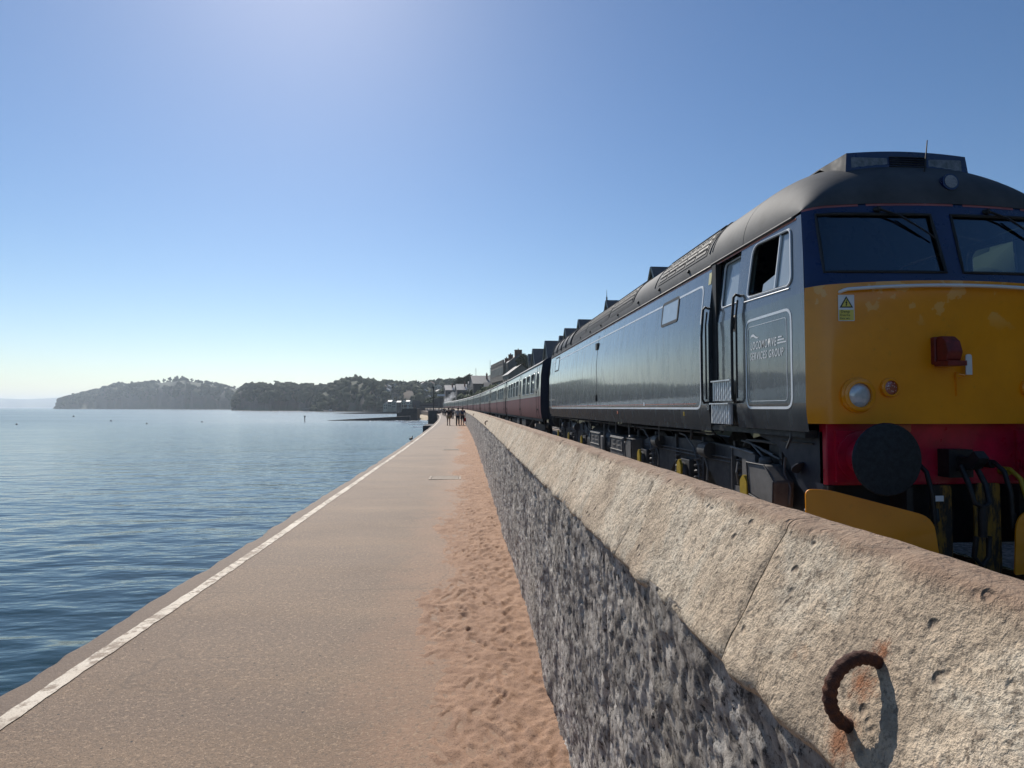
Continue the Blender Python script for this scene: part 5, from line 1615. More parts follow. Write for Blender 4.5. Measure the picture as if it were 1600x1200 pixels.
# ================================================================ HOUSES
slater = NT('slate_roof')
slater.set(Base_Color=slater.ramp(slater.noise(1.5, 5, .6), [(.3, (.040, .042, .050)), (.7, (.085, .085, .095))]), Roughness=.5, Normal=slater.bump(slater.noise(6, 3, .5, sc=(.4, .4, 3)), .3, .05))
slater = slater.mat
paler = plain('pale_roof', (.34, .31, .28), .4, 0, .25, .5)
tiler = plain('terracotta_roof', (.20, .10, .07), .8, 0, .25, .5)
stonew = plain('limestone_wall', (.20, .17, .14), .9, 0, .3, .6, .4, 4, bd=.05)
renderw = plain('white_render', (.62, .60, .55), .85, 0, .12, .4)
creamw = plain('cream_render', (.52, .46, .36), .85, 0, .15, .4)
greyw = plain('grey_render', (.12, .115, .115), .9, 0, .2, .4)
brickw = plain('brick_chimney', (.16, .075, .05), .9, 0, .3, 2)
hglass = NT('house_glass'); hglass.set(Base_Color=(.02, .025, .03), Roughness=.08); hglass = hglass.mat
bargem = plain('barge_board', (.40, .37, .32), .6, 0, .15)

def window_on(root, p, ax, w, h, n, fm=None):
    """window centred at local p on a wall; ax = horizontal direction, n = outward normal"""
    p, ax, n = Vector(p), Vector(ax), Vector(n)
    up = Vector((0, 0, 1))
    m = MB()
    for e in (-1, 1):
        m.obox(p + ax * e * (w / 2 + .05) + n * .03, ax, n, up, .1, .12, h + .2)
        m.obox(p + up * e * (h / 2 + .05) + n * .03, ax, n, up, w, .12, .1)
    m.obox(p + n * .02, ax, n, up, .05, .06, h)
    wf = m.build('window', fm or bargem, root)
    m = MB(); m.obox(p + n * .005, ax, n, up, w, .05, h); m.build('pane', hglass, wf)
def gable_roof(m, x0, x1, y0, y1, ze, zr, axis, over=.35, th=.14):
    if axis == 'x':
        yc = (y0 + y1) / 2
        for a, b in ((y0 - over, yc), (y1 + over, yc)):
            k = (zr - ze) / (abs(yc - (y0 if a < yc else y1)))
            za = zr - k * abs(yc - a)
            m.add([(x0 - over, a, za), (x1 + over, a, za), (x1 + over, b, zr), (x0 - over, b, zr), (x0 - over, a, za + th), (x1 + over, a, za + th), (x1 + over, b, zr + th), (x0 - over, b, zr + th)],
                  [(0, 1, 2, 3), (4, 5, 6, 7), (0, 1, 5, 4), (2, 3, 7, 6), (0, 3, 7, 4), (1, 2, 6, 5)])
    else:
        xc = (x0 + x1) / 2
        for a, b in ((x0 - over, xc), (x1 + over, xc)):
            k = (zr - ze) / (abs(xc - (x0 if a < xc else x1)))
            za = zr - k * abs(xc - a)
            m.add([(a, y0 - over, za), (a, y1 + over, za), (b, y1 + over, zr), (b, y0 - over, zr), (a, y0 - over, za + th), (a, y1 + over, za + th), (b, y1 + over, zr + th), (b, y0 - over, zr + th)],
                  [(0, 1, 2, 3), (4, 5, 6, 7), (0, 1, 5, 4), (2, 3, 7, 6), (0, 3, 7, 4), (1, 2, 6, 5)])
def gable_wall(m, x0, x1, y0, y1, zb, ze, zr, axis):
    if axis == 'x':
        m.prism([(y0, zb), (y1, zb), (y1, ze), ((y0 + y1) / 2, zr), (y0, ze)], 'x', x0, x1)
    else:
        m.prism([(x0, zb), (x1, zb), (x1, ze), ((x0 + x1) / 2, zr), (x0, ze)], 'y', y0, y1)
def chimney(root, x, y, z0, z1, wx=.8, wy=1.1, pots=2):
    m = MB(); m.box(x - wx / 2, x + wx / 2, y - wy / 2, y + wy / 2, z0, z1); m.box(x - wx / 2 - .08, x + wx / 2 + .08, y - wy / 2 - .08, y + wy / 2 + .08, z1 - .25, z1 - .08)
    c = m.build('chimney', brickw, root)
    for k in range(pots):
        m = MB(); m.lathe([(.14, 0), (.11, .45), (.13, .5)], (x, y + (k - (pots - 1) / 2) * .42, z1), (0, 0, 1), 8); m.build('chimney_pot', tiler, c, 40)

def villa(Y, label, ridge_z, gw=6.4, second=None, finial=False, spire=None, chim=((6, 5.5),), xr0=25.0, hip=0.0):
    """Victorian villa of the terrace: main roof along the road, tall gable facing the sea"""
    X0 = xr0 + offs(Y)
    zb = float(hillz(xr0 + 3, Y)) - 1
    root = thing('terraced_house', label, 'house', (X0, Y, zb), head(Y), 'terrace of gabled houses above the railway')
    z = lambda a: a - zb
    L = 8.6
    m = MB(); gable_wall(m, .6, 10.6, -L, L, 0, z(ridge_z - 5.6), z(ridge_z - 1.8), 'y'); m.build('wall', stonew, root)
    m = MB(); gable_roof(m, .6, 10.6, -L, L, z(ridge_z - 5.5), z(ridge_z - 1.7), 'y'); m.build('roof', slater, root)
    m = MB(); gable_wall(m, 0, 7, -gw / 2, gw / 2, .01, z(ridge_z - 4.6), z(ridge_z), 'x'); m.build('gable', stonew, root)
    m = MB(); gable_roof(m, 0, 7, -gw / 2, gw / 2, z(ridge_z - 4.5), z(ridge_z + .05), 'x', .3); gr = m.build('gable_roof', slater, root)
    m = MB()
    for e in (-1, 1):
        m.tube([(-.34, e * (gw / 2 + .35), z(ridge_z - 5.0)), (-.34, 0, z(ridge_z + .1))], .12, 4)
    m.build('barge_board', bargem, gr)
    if finial:
        m = MB(); m.lathe([(.22, 0), (.10, .35), (.16, .5), (.05, .8), (.02, 1.9)], (-.2, 0, z(ridge_z)), (0, 0, 1), 8); m.build('finial', slater, gr, 40)
    if second:
        dy, w, dz = second
        m = MB(); gable_wall(m, -.1, 5, dy - w / 2, dy + w / 2, .02, z(ridge_z - dz - 3), z(ridge_z - dz), 'x'); m.build('dormer', stonew, root)
        m = MB(); gable_roof(m, -.1, 5, dy - w / 2, dy + w / 2, z(ridge_z - dz - 2.9), z(ridge_z - dz + .05), 'x', .25); dr = m.build('dormer_roof', slater, root)
        m = MB()
        for e in (-1, 1):
            m.tube([(-.4, dy + e * (w / 2 + .25), z(ridge_z - dz - 3.2)), (-.4, dy, z(ridge_z - dz + .1))], .1, 4)
        m.build('barge_board', bargem, dr)
        window_on(root, (-.12, dy, z(ridge_z - dz - 3.4)), (0, 1, 0), 1.0, 1.5, (-1, 0, 0))
    if spire:
        m = MB(); m.lathe([(.8, -2.5), (.75, 0), (.0, 2.6)], (spire[0], spire[1], z(ridge_z + .2)), (0, 0, 1), 6, caps=False); m.build('spire', slater, root)
    for cx_, cy_ in chim:
        chimney(root, cx_, cy_, z(ridge_z - 4), z(ridge_z + .75 - .2 * abs(math.sin(cy_))), .9, 1.3, 3)
    for fl in range(2):
        for e in (-1.5, 1.5):
            window_on(root, (-.02, e, z(ridge_z - 6.2 - fl * 3)), (0, 1, 0), 1.0, 1.7, (-1, 0, 0))
        for e in (-6.6, -4.8, 4.8, 6.6):
            window_on(root, (.58, e, z(ridge_z - 7.2 - fl * 2.6)), (0, 1, 0), 1.0, 1.5, (-1, 0, 0))
    m = MB(); m.box(.45, .62, -.5 + 4.2, .5 + 4.2, .2, 2.4); m.build('door', navy, root)
    return root
villa(77.6, 'gabled stone house showing highest above the roof of the grey locomotive', 19.65, chim=((6.5, -6.0), (6, 7.2)))
villa(100, 'gabled house with a spiked finial, second above the locomotive roof', 19.20, finial=True, chim=((3.0, 6.0), (6, 7.4)))
villa(120.5, 'gabled house third above the locomotive roof, next to a double gable', 18.95, chim=((7, 7.4),))
villa(133.5, 'gabled house with a small side dormer, fourth above the locomotive roof', 18.85, second=(5.6, 3.0, 1.0), chim=())
villa(157, 'gabled house with a pointed turret, fifth above the locomotive roof', 18.65, spire=(5.4, -1.5), chim=())
villa(175.5, 'gabled house with a small dormer, last of the terrace above the coaches', 18.35, second=(7.4, 3.2, .9), chim=((6.8, -5.0),))

# the battlemented building with its tall end chimney
def battlement():
    Y0, Y1 = 227, 266
    xr0 = 25.0
    X0 = xr0 + offs(Y0)
    zb = float(hillz(28, 240)) - 2
    root = thing('castellated_house', 'tall stone building with battlements and a big end chimney above the coaches', 'house', (X0, Y0, zb), head(246))
    z = lambda a: a - zb
    m = MB(); gable_wall(m, 0, 8.4, 0, 39, 0, z(18.0), z(21.3), 'y'); m.build('wall', stonew, root)
    m = MB(); gable_wall(m, .5, 7.9, -.25, -.01, 0, z(17.6), z(21.4), 'y'); m.build('end_wall', greyw, root)
    m = MB(); gable_roof(m, 0, 8.4, 0, 39, z(18.1), z(21.4), 'y', .1); m.build('roof', slater, root)
    chimney(root, 4.2, .8, z(19.0), z(23.1), 2.6, 1.3, 2)
    chimney(root, 1.9, 4.0, z(18.0), z(21.6), 1.6, 1.2, 3)
    chimney(root, 1.2, 9.0, z(17.5), z(20.6), 1.4, 1.0, 3)
    m = MB(); m.box(-1.0, .6, 4, 38, z(12.0), z(18.6)); m.box(-1.1, .7, 3.9, 38.1, z(18.3), z(18.55)); m.build('bay_front', stonew, root)
    for k in range(12):
        m = MB(); m.box(-1.0, -.5, 4.2 + k * 2.85, 4.2 + k * 2.85 + 1.7, z(18.6), z(19.7)); m.build('battlement', stonew, root)
    for k in range(9):
        window_on(root, (-1.02, 6 + k * 3.6, z(15.8)), (0, 1, 0), 1.3, 2.6, (-1, 0, 0), renderw)
        window_on(root, (-.02, 6 + k * 3.6, z(10.6)), (0, 1, 0), 1.2, 1.8, (-1, 0, 0), renderw)
    m = MB(); m.tube([(-1.2, 38, z(12)), (-1.2, 38, z(22.0))], .09, 6); m.build('flag_pole', ctrim, root)
battlement()
def cottage(name, label, xr0, Y0, w, d, ze, zr, axis, wm, rm, group=None, zb=None, wins=2, chim=True, wy=None):
    X0 = xr0 + offs(Y0)
    zb = (float(hillz(xr0 + w / 2, Y0)) - 2) if zb is None else zb
    root = thing(name, label, 'house', (X0, Y0, zb), head(min(Y0, 400)), group)
    z = lambda a: a - zb
    m = MB(); gable_wall(m, 0, w, 0, d, 0, z(ze), z(zr), axis); m.build('wall', wm, root)
    m = MB(); gable_roof(m, 0, w, 0, d, z(ze), z(zr), axis, .3); m.build('roof', rm, root)
    if chim: chimney(root, w * .7, d * .3, z(ze), z(zr) + .9, .7, .9, 2)
    for k in range(wins):
        window_on(root, (w * (k + 1) / (wins + 1), -.01, z(ze) - 1.6), (1, 0, 0), 1.0, 1.2, (0, -1, 0))
        window_on(root, (-.01, d * (k + 1) / (wins + 1), z(ze) - 1.6), (0, 1, 0), 1.0, 1.2, (-1, 0, 0))
    m = MB(); m.box(-.06, .0, d * .5 - .45, d * .5 + .45, .5, 2.6); m.build('door', navy, root)
    return root
cottage('outbuilding', 'low gabled roof just in front of the battlemented building', 22.5, 208, 8.5, 14, 13.0, 16.2, 'y', stonew, slater)
cottage('hillside_house', 'dark gabled house left of the battlemented building', 17.5, 272, 9.5, 16, 12.2, 16.0, 'x', greyw, slater)
cottage('hillside_house', 'pale fronted house between the dark gable and the battlemented building', 21.5, 262, 5, 9, 9.6, 12.4, 'x', renderw, slater)
cottage('hillside_house', 'house with a bright pale roof above the smoke, nearest to it', 14.6, 312, 6, 11, 10.6, 13.6, 'x', greyw, paler)
cottage('hillside_house', 'smaller pale roofed house at the left of the bright roofs above the smoke', 10.6, 330, 5.5, 10, 11.0, 13.6, 'x', greyw, paler)
cottage('hillside_house', 'house with a long pale roof right of the bright roofs above the smoke', 19.2, 300, 5, 9, 12.2, 14.4, 'x', greyw, paler)
# poles on the skyline
for u, v0, v1, Y, lab in ((743.5, 575, 590, 300, 'thin bare mast standing on the skyline right of the smoke'),):
    root = thing('mast', lab, 'mast', (px(u, Y), Y, 11)); m = MB(); m.tube([(0, 0, 0), (0, 0, pz(v0, Y) - 11)], .12, 6); m.build('pole', ctrim, root)

# trees on the near slope
rt = random.Random(9)
for k, (u, v, Y, s) in enumerate(((733, 583, 345, 1.5), (724, 587, 350, 1.3), (741, 586, 350, 1.35), (715, 594, 352, 1.2), (706, 600, 360, 1.2), (698, 606, 370, 1.2), (750, 590, 360, 1.3), (728, 600, 335, 1.1), (693, 613, 380, 1.1), (821, 553, 210, .8), (815, 552, 216, .7))):
    zt = pz(v, Y)
    tree('near', (px(u, Y), Y, zt - 9.4 * s), s, ['bushy dark tree topping the slope above the smoke', 'bushy tree left of the topmost tree on the slope', 'bushy tree right of the topmost tree on the slope', 'dark tree on the falling edge of the slope above the canopy', 'lower dark tree on the falling edge of the slope', 'dark tree at the foot of the wooded slope', 'dark tree behind the dark gabled house', 'dark tree low in the middle of the slope', 'small dark tree by the station canopy', 'dark tree showing between the terrace and the big chimney', 'lower dark tree beside the big chimney'][k], 'trees on the slope above the line')
# scrub along the slope
pts = []
gs = np.random.default_rng(3)
for _ in range(900):
    y = gs.uniform(230, 470); x = 13.2 + gs.uniform(0, 1) ** 1.4 * 34
    if gs.random() < .35: y = gs.uniform(-20, 230); x = 13.2 + gs.random() * 9
    r = gs.uniform(.6, 2.2)
    pts.append((x + offs(y), y, float(hillz(x, y)) + r * .3, r))
woodland('scrub', 'dark bushes covering the slope beside the railway', pts)

# ---------------------------------------------------------------- town across the bay
g2 = 'cream terrace houses at the foot of the near hill'
for k, (u0, u1, v0, wm) in enumerate(((599, 606, 629, creamw), (606, 612, 625.5, creamw), (612, 619, 627, creamw), (620, 626, 626.5, greyw), (627, 634, 626, creamw), (634.5, 640, 625.5, renderw), (640.5, 646, 626, creamw))):
    Y = 520 + k * 4
    zb = 1.0
    x0, x1 = px(u0, Y), px(u1, Y)
    root = thing('town_house', 'pale town house, %s from the left in the seafront row under the near hill' % ['first', 'second', 'third', 'fourth', 'fifth', 'sixth', 'seventh'][k], 'house', (x0, Y, zb), 0, g2)
    ze, zr = pz(v0, Y) - zb - 1.2, pz(v0, Y) - zb
    m = MB(); gable_wall(m, 0, x1 - x0, 0, 9, -4, ze, zr, 'x' if k % 2 else 'y'); m.build('wall', wm, root)
    m = MB(); gable_roof(m, 0, x1 - x0, 0, 9, ze, zr, 'x' if k % 2 else 'y', .2); m.build('roof', slater, root)
    for a in range(2):
        for b in range(2):
            window_on(root, ((x1 - x0) * (.3 + .4 * a), -.01, ze - 1.2 - b * 2.2), (1, 0, 0), .8, 1.2, (0, -1, 0), wm)
rnd = random.Random(21)
for k in range(26):
    u = rnd.uniform(585, 705); j = rnd.uniform(3.0, 6.3)
    i = int(np.clip(np.searchsorted(uC, u), 1, len(uC) - 2)); b = int(j)
    p = VC[i, b] * (1 - (j - b)) + VC[i, b + 1] * (j - b)
    root = thing('hillside_house', 'tiny pale house among the trees of the near hill', 'house', (p[0], p[1] - 2, p[2] - 1), rnd.uniform(-.4, .4), 'tiny houses scattered over the near hill')
    w, d, h = rnd.uniform(5, 8), rnd.uniform(5, 7), rnd.uniform(2.5, 4)
    m = MB(); gable_wall(m, 0, w, 0, d, -3, h, h + 2, 'y'); m.build('wall', rnd.choice((creamw, stonew, greyw, stonew)), root)
    m = MB(); gable_roof(m, 0, w, 0, d, h, h + 2, 'y', .3); m.build('roof', rnd.choice((slater, slater, paler, tiler)), root)
    for a in (.28, .72):
        window_on(root, (w * a, -.01, h - 1.5), (1, 0, 0), 1.1, 1.2, (0, -1, 0))
# white house on the far headland meadow
root = thing('hilltop_house', 'tiny white house alone on the meadow of the far headland', 'house', (px(307, 2050), 2050, pz(607, 2050, 307)))
m = MB(); gable_wall(m, 0, 10, 0, 8, -6, 2.4, 5, 'y'); m.build('wall', renderw, root)
m = MB(); gable_roof(m, 0, 10, 0, 8, 2.4, 5, 'y'); m.build('roof', paler, root)

# ---------------------------------------------------------------- sea front farther along
wallm = plain('quay_stone', (.070, .066, .066), .9, 0, .35, .8, .5, 6, bd=.05)
beachm = plain('beach_sand', (.42, .34, .23), .95, 0, .2, .3)
foam = plain('sea_foam', (.75, .78, .80), .7, 0, .08, .5)
# beach between quay and groyne
V = []
ysb = np.linspace(228, 330, 16); xsb = np.linspace(0, 1, 8)
Y = np.repeat(ysb[:, None], 8, 1); xl = -2.6 + off(ysb) ; 
wd = np.interp(ysb, [228, 245, 300, 330], [3, 8, 9, 4])
X = xl[:, None] + .5 - wd[:, None] * (1 - xsb[None, :])
Z = SEA - .25 + 1.5 * xsb[None, :] + .1 * fbm(X * .2, Y * .2, 0, 2, 4)
o = place_mesh('beach', np_mesh('beach', np.stack([X, Y, Z], -1).reshape(-1, 3), grid_faces(16, 8), beachm)); tag(o, 'small sandy beach beyond the promenade bend', 'beach', kind='structure')
# breaking wavelets
root_pts = [(-9.5, 150, 5), (-12, 175, 7), (-16, 196, 9), (-20, 212, 10), (-27, 219, 12)]
fm_ = MB(); rf = random.Random(2)
for (x, y, L) in root_pts:
    n = 16
    for i in range(n):
        a = i / (n - 1)
        px_, py_ = x - L * (a - .5), y + rf.uniform(-.25, .25) + 1.2 * math.sin(a * 5)
        fm_.ico((px_, py_, SEA + .04), rf.uniform(.14, .30), 1, .3, (2.2, .8, .55), rnd=rf)
o = fm_.build('foam', foam); tag(o, 'white lines of foam where small waves break by the bend', 'foam', kind='stuff')
# groyne, its stepped head and a second groyne
def block(name, label, cat, poly_xz, y0, y1, mat, part):
    x0 = sum(p[0] for p in poly_xz) / len(poly_xz)
    root = thing(name, label, cat, (x0, y0, SEA))
    m = MB(); m.prism(poly_xz, 'y', y0, y1); m.build(part, mat, root, None, (x0, y0, SEA), .08)
    return root
Yg = 226
gr_ = block('groyne', 'long dark stone groyne sloping down into the sea', 'groyne', [(px(512, Yg), SEA - .3), (px(640, Yg), SEA - .3), (px(640, Yg), pz(650, Yg)), (px(600, Yg), pz(652, Yg)), (px(512, Yg), SEA + .08)], Yg, Yg + 5, wallm, 'wall')
Yg = 238
gr_ = block('breakwater_head', 'dark blocky structure behind the groyne with bathers on top', 'breakwater', [(px(620, Yg), SEA - .3), (px(652, Yg), SEA - .3), (px(652, Yg), pz(638, Yg)), (px(628, Yg), pz(638.5, Yg)), (px(627, Yg), pz(644, Yg)), (px(620, Yg), pz(645, Yg))], Yg, Yg + 14, wallm, 'block')
Yg = 480
block('groyne', 'farther low dark groyne beyond the long sloping one', 'groyne', [(px(524, Yg), SEA - .3), (px(622, Yg), SEA - .3), (px(622, Yg), pz(643, Yg)), (px(560, Yg), pz(644.6, Yg)), (px(524, Yg), SEA + .1)], Yg, Yg + 6, wallm, 'wall')
# buttress steps on the promenade
for (Y, y1, wout, lab, zt) in ((58, 64, .85, 'small dark step block jutting from the promenade edge', -.02), (168, 190, 2.3, 'larger dark buttress jutting from the promenade below the tall post', .95)):
    xe = EDGE + offs(Y)
    root = thing('buttress', lab, 'buttress', (xe, Y, SEA)); m = MB(); m.box(xe - wout, xe + .3, Y, y1, SEA - .5, zt); m.build('block', wallm, root, None, (xe, Y, SEA), .05)
# tall post, station sign, footbridge
Y = 171
root = thing('post', 'tall dark post on the buttress at the bend of the promenade', 'post', (px(677.3, Y), Y, .95)); m = MB(); m.tube([(0, 0, 0), (0, 0, pz(604, Y) - .95)], [.17, .12], 8); m.build('pole', blackp, root); m = MB(); m.box(-.28, .28, -.2, .2, pz(607, Y) - .95, pz(605, Y) - .95); m.build('cap', blackp, root)
Y = 262
zb = -.1
root = thing('platform_sign', 'white board on a post by the head of the train', 'sign', (px(689, Y), Y, zb)); m = MB(); m.tube([(0, 0, 0), (0, 0, pz(618, Y) - zb)], .12, 6); m.build('pole', blackp, root); m = MB(); m.box(px(683, Y) - px(689, Y), px(695, Y) - px(689, Y), -.08, .08, pz(619, Y) - zb, pz(616, Y) - zb); m.build('board', whitep, root)
Y = 330
root = thing('footbridge', 'dark iron footbridge spanning the line at the station', 'footbridge', (px(667, Y), Y, 0))
x0, x1 = px(646, Y) - px(667, Y), px(684, Y) - px(667, Y)
m = MB(); m.box(x0, x1, -1, 1, pz(634, Y), pz(632.6, Y)); m.build('deck', blackp, root)
for z in (630.4, 628.4): 
    m = MB(); m.tube([(x0, -1, pz(z, Y)), (x1, -1, pz(z, Y))], .10, 5); m.build('rail', blackp, root)
for k in range(9):
    m = MB(); a = x0 + (x1 - x0) * k / 8; m.tube([(a, -1, pz(633, Y)), (a, -1, pz(628, Y))], .10, 5); m.build('baluster', blackp, root)
for a in (x0 + .5, x0 + 3.4, x1 - .8):
    m = MB(); m.box(a - .4, a + .4, -1, 1, -2, pz(633, Y)); m.build('pier', greyw, root)
m = MB(); m.box(x0 - .6, x0 + 3.6, -1.2, 1.6, pz(636, Y), pz(626, Y)); m.build('stair_tower', greyw, root)
Y = 345
block('station_building', 'low grey station building behind the footbridge', 'building', [(px(650, Y), -1.5), (px(694, Y), -1.5), (px(694, Y), pz(624, Y)), (px(686, Y), pz(622, Y)), (px(676, Y), pz(624, Y)), (px(676, Y), pz(630, Y)), (px(650, Y), pz(630, Y))], Y, Y + 10, greyw, 'wall')
# beach cafe and moored boat below the middle headland
Y = 830
root = thing('beach_cafe', 'row of white roofs at the waterline under the near hill', 'building', (px(488, Y), Y, SEA)); m = MB()
gable_wall(m, -12, 12, 0, 8, -1, 3.0, 4.6, 'y'); m.build('wall', greyw, root); m = MB(); gable_roof(m, -12, 12, 0, 8, 3.0, 4.6, 'y'); m.build('roof', renderw, root)
Y = 760
root = thing('moored_boat', 'small pinkish boat lying at the water edge under the near hill', 'boat', (px(515, Y), Y, SEA)); m = MB()
m.prism([(-7.5, 1.6), (-6, 0), (6, 0), (7, 1.2), (0, 1.0)], 'y', -1.3, 1.3); m.build('hull', plain('boat_pink', (.45, .30, .27), .6), root); m = MB(); m.prism([(-1, 1.0), (3, 1.0), (2.6, 2.4), (-.3, 2.4)], 'y', -.9, .9); m.build('cabin', renderw, root)

# buoys and beacon
buoy_red = plain('buoy_dark', (.03, .02, .02), .5)
for u, v, lab in ((27, 661, 'dark buoy farthest left on the water'), (115.5, 649.5, 'farthest of the dark buoys, below the arch'), (174, 656.3, 'dark buoy in the middle of the row'), (230, 660.5, 'dark buoy fourth from the left'), (316, 658, 'dark buoy farthest right, off the middle headland')):
    Y = 4.65 * 967 / (v - 637 + .9)
    root = thing('buoy', lab, 'buoy', (px(u, Y), Y, SEA), 0, 'mooring buoys in the bay')
    r = max(.24, Y * .0013)
    m = MB(); m.lathe([(r * .35, -r * .6), (r, -.1 * r), (r, r * .5), (r * .5, r * 1.05), (r * .16, r * 1.2)], (0, 0, 0), (0, 0, 1), 12); m.build('float', buoy_red, root, 40)
    m = MB(); m.tube([(0, 0, r * 1.1), (0, 0, r * 1.5)], r * .14, 6); m.tube([(r * .2 * math.cos(a), 0, r * 1.55 + r * .2 * math.sin(a)) for a in np.linspace(0, 6.28, 9)[:-1]], r * .07, 5, True); m.build('mooring_eye', buoy_red, root)
Y = 4.65 * 967 / 21.
root = thing('beacon_post', 'slim dark marker post standing in the sea off the groyne', 'marker post', (px(476.5, Y), Y, SEA)); m = MB(); m.tube([(0, 0, -.5), (0, 0, 1.55)], .14, 8); m.build('pole', buoy_red, root); m = MB(); m.lathe([(.24, 1.45), (.28, 1.7), (.2, 1.95)], (0, 0, 0), (0, 0, 1), 10); m.build('topmark', buoy_red, root)

# ================================================================ PEOPLE
skin = plain('skin', (.34, .20, .14), .6, 0, .08)
hairm = plain('hair_dark', (.02, .014, .010), .6, 0, .2)
def cloth(name, c):
    return plain('cloth_' + name, c, .85, 0, .15, 8)
def skinned(name, V, E, rad, mat, parent, sub=1):
    me = bpy.data.meshes.new(name)
    me.from_pydata(V, E, [])
    me.materials.append(mat)
    o = place_mesh(name, me, parent)
    md = o.modifiers.new('skin', 'SKIN')
    md.use_smooth_shade = True
    for i, sv in enumerate(me.skin_vertices[0].data):
        r = rad[i]
        sv.radius = (r, r) if not hasattr(r, '__len__') else r
        sv.use_root = (i == 0)
    sb = o.modifiers.new('sub', 'SUBSURF'); sb.levels = sub; sb.render_levels = sub
    return o
def person(loc, rz, label, h=1.68, top=(.02, .02, .03), bottom=(.02, .02, .03), long_leg=True, skirt=False, lean=0.0, step=.12, arm=(.10, .0), bag=None, hat=None, group='people walking on the promenade', hair=True):
    root = thing('person', label, 'person', loc, rz, group)
    k = h / 1.70
    S = lambda *p: (p[0] * k, p[1] * k, p[2] * k)
    ly = lean                                    # forward lean (+y is ahead)
    V = [S(0, 0, .93), S(0, .02 + ly * .3, 1.12), S(0, .02 + ly * .8, 1.36), S(0, .01 + ly, 1.47), S(0, .03 + ly * 1.15, 1.56), S(0, .03 + ly * 1.25, 1.66)]
    E = [(0, 1), (1, 2), (2, 3), (3, 4), (4, 5)]
    Rd = [(.14, .105), (.125, .095), (.165, .10), (.055, .055), (.078, .095), (.07, .085)]
    for s in (-1, 1):
        i = len(V)
        st = step * s
        V += [S(s * .09, 0, .86), S(s * .10, st * .5 + .03, .48), S(s * .10, st - .02, .09), S(s * .11, st + .13, .035)]
        E += [(0, i), (i, i + 1), (i + 1, i + 2), (i + 2, i + 3)]
        Rd += [(.09, .09), (.058, .06), (.04, .045), (.035, .04)]
        i = len(V)
        V += [S(s * .20, .01 + ly * .8, 1.38), S(s * .25, -.02 + ly * .6 - st * .3, 1.12), S(s * .24, arm[0] + ly * .6 - st * .6, .90 + arm[1]), S(s * .235, arm[0] + .03 + ly * .6 - st * .6, .80 + arm[1])]
        E += [(2, i), (i, i + 1), (i + 1, i + 2), (i + 2, i + 3)]
        Rd += [(.058, .058), (.042, .042), (.03, .03), (.035, .022)]
    Rd = [tuple(a * k for a in r) for r in Rd]
    body = skinned('body', V, E, Rd, skin, root)
    # clothes, a little larger than the body
    g_ = lambda idx: [V[i] for i in idx]
    grow = lambda idx, d: [tuple(a + d for a in Rd[i]) for i in idx]
    ti = [0, 1, 2, 10, 11, 18, 19]
    skinned('shirt', g_(ti), [(0, 1), (1, 2), (2, 3), (3, 4), (2, 5), (5, 6)], grow(ti, .018), cloth(label[:14], top), root)
    if skirt:
        m = MB(); m.lathe([(.13 * k, 1.0 * k), (.17 * k, .86 * k), (.22 * k, .55 * k), (.20 * k, .55 * k), (.12 * k, .9 * k)], (0, .01, 0), (0, 0, 1), 16); m.build('skirt', cloth('b' + label[:14], bottom), root, 60)
    else:
        if long_leg:
            bi = [0, 6, 7, 8, 14, 15, 16]; ed = [(0, 1), (1, 2), (2, 3), (0, 4), (4, 5), (5, 6)]
            vv = g_(bi); rr = grow(bi, .022)
        else:
            bi = [0, 6, 7, 14, 15]; ed = [(0, 1), (1, 2), (0, 3), (3, 4)]
            vv = g_(bi); rr = grow(bi, .024)
            vv[2] = tuple(Vector(vv[2]) * .85 + Vector(vv[1]) * .15); vv[4] = tuple(Vector(vv[4]) * .85 + Vector(vv[3]) * .15)
        skinned('trousers' if long_leg else 'shorts', vv, ed, rr, cloth('b' + label[:14], bottom), root)
    hd = Vector(V[4])
    if hair:
        m = MB(); m.ico((hd.x, hd.y - .022 * k, hd.z + .055 * k), .112 * k, 2, .05, (.9, 1, 1)); m.build('hair', hairm, root, 60)
    m = MB(); m.ico((hd.x, hd.y + .105 * k, hd.z + .02 * k), .016 * k, 1, 0, (.8, 1, 1.5))
    for s in (-1, 1):
        m.ico((hd.x + s * .085 * k, hd.y + .0, hd.z + .02 * k), .022 * k, 1, 0, (.5, .8, 1.4))
    m.build('face_features', skin, root, 60)
    for s in (-1, 1):                            # hands with fingers
        w = Vector(V[13 if s < 0 else 21])
        m = MB(); m.ico((w.x, w.y, w.z - .02), .032 * k, 1, 0, (.55, 1, 1.3))
        for f in range(4):
            y = w.y - .028 + f * .018
            m.tube([(w.x, y, w.z - .04), (w.x - s * .004, y + .004, w.z - .085 - .008 * (f in (1, 2))), (w.x - s * .018, y + .004, w.z - .115 - .008 * (f in (1, 2)))], [.010, .009, .007], 5)
        m.tube([(w.x, w.y + .028, w.z - .01), (w.x - s * .006, w.y + .05, w.z - .045), (w.x - s * .01, w.y + .05, w.z - .07)], [.011, .010, .008], 5)
        m.build('hand', skin, root, 60)
        ft = Vector(V[9 if s < 0 else 17])
        m = MB(); m.prism(rounded([(ft.y - .17, 0), (ft.y + .10, 0), (ft.y + .10, .045), (ft.y - .03, .09), (ft.y - .16, .09)], .03, 3), 'x', ft.x - .045, ft.x + .045); m.build('shoe', blackp, root)
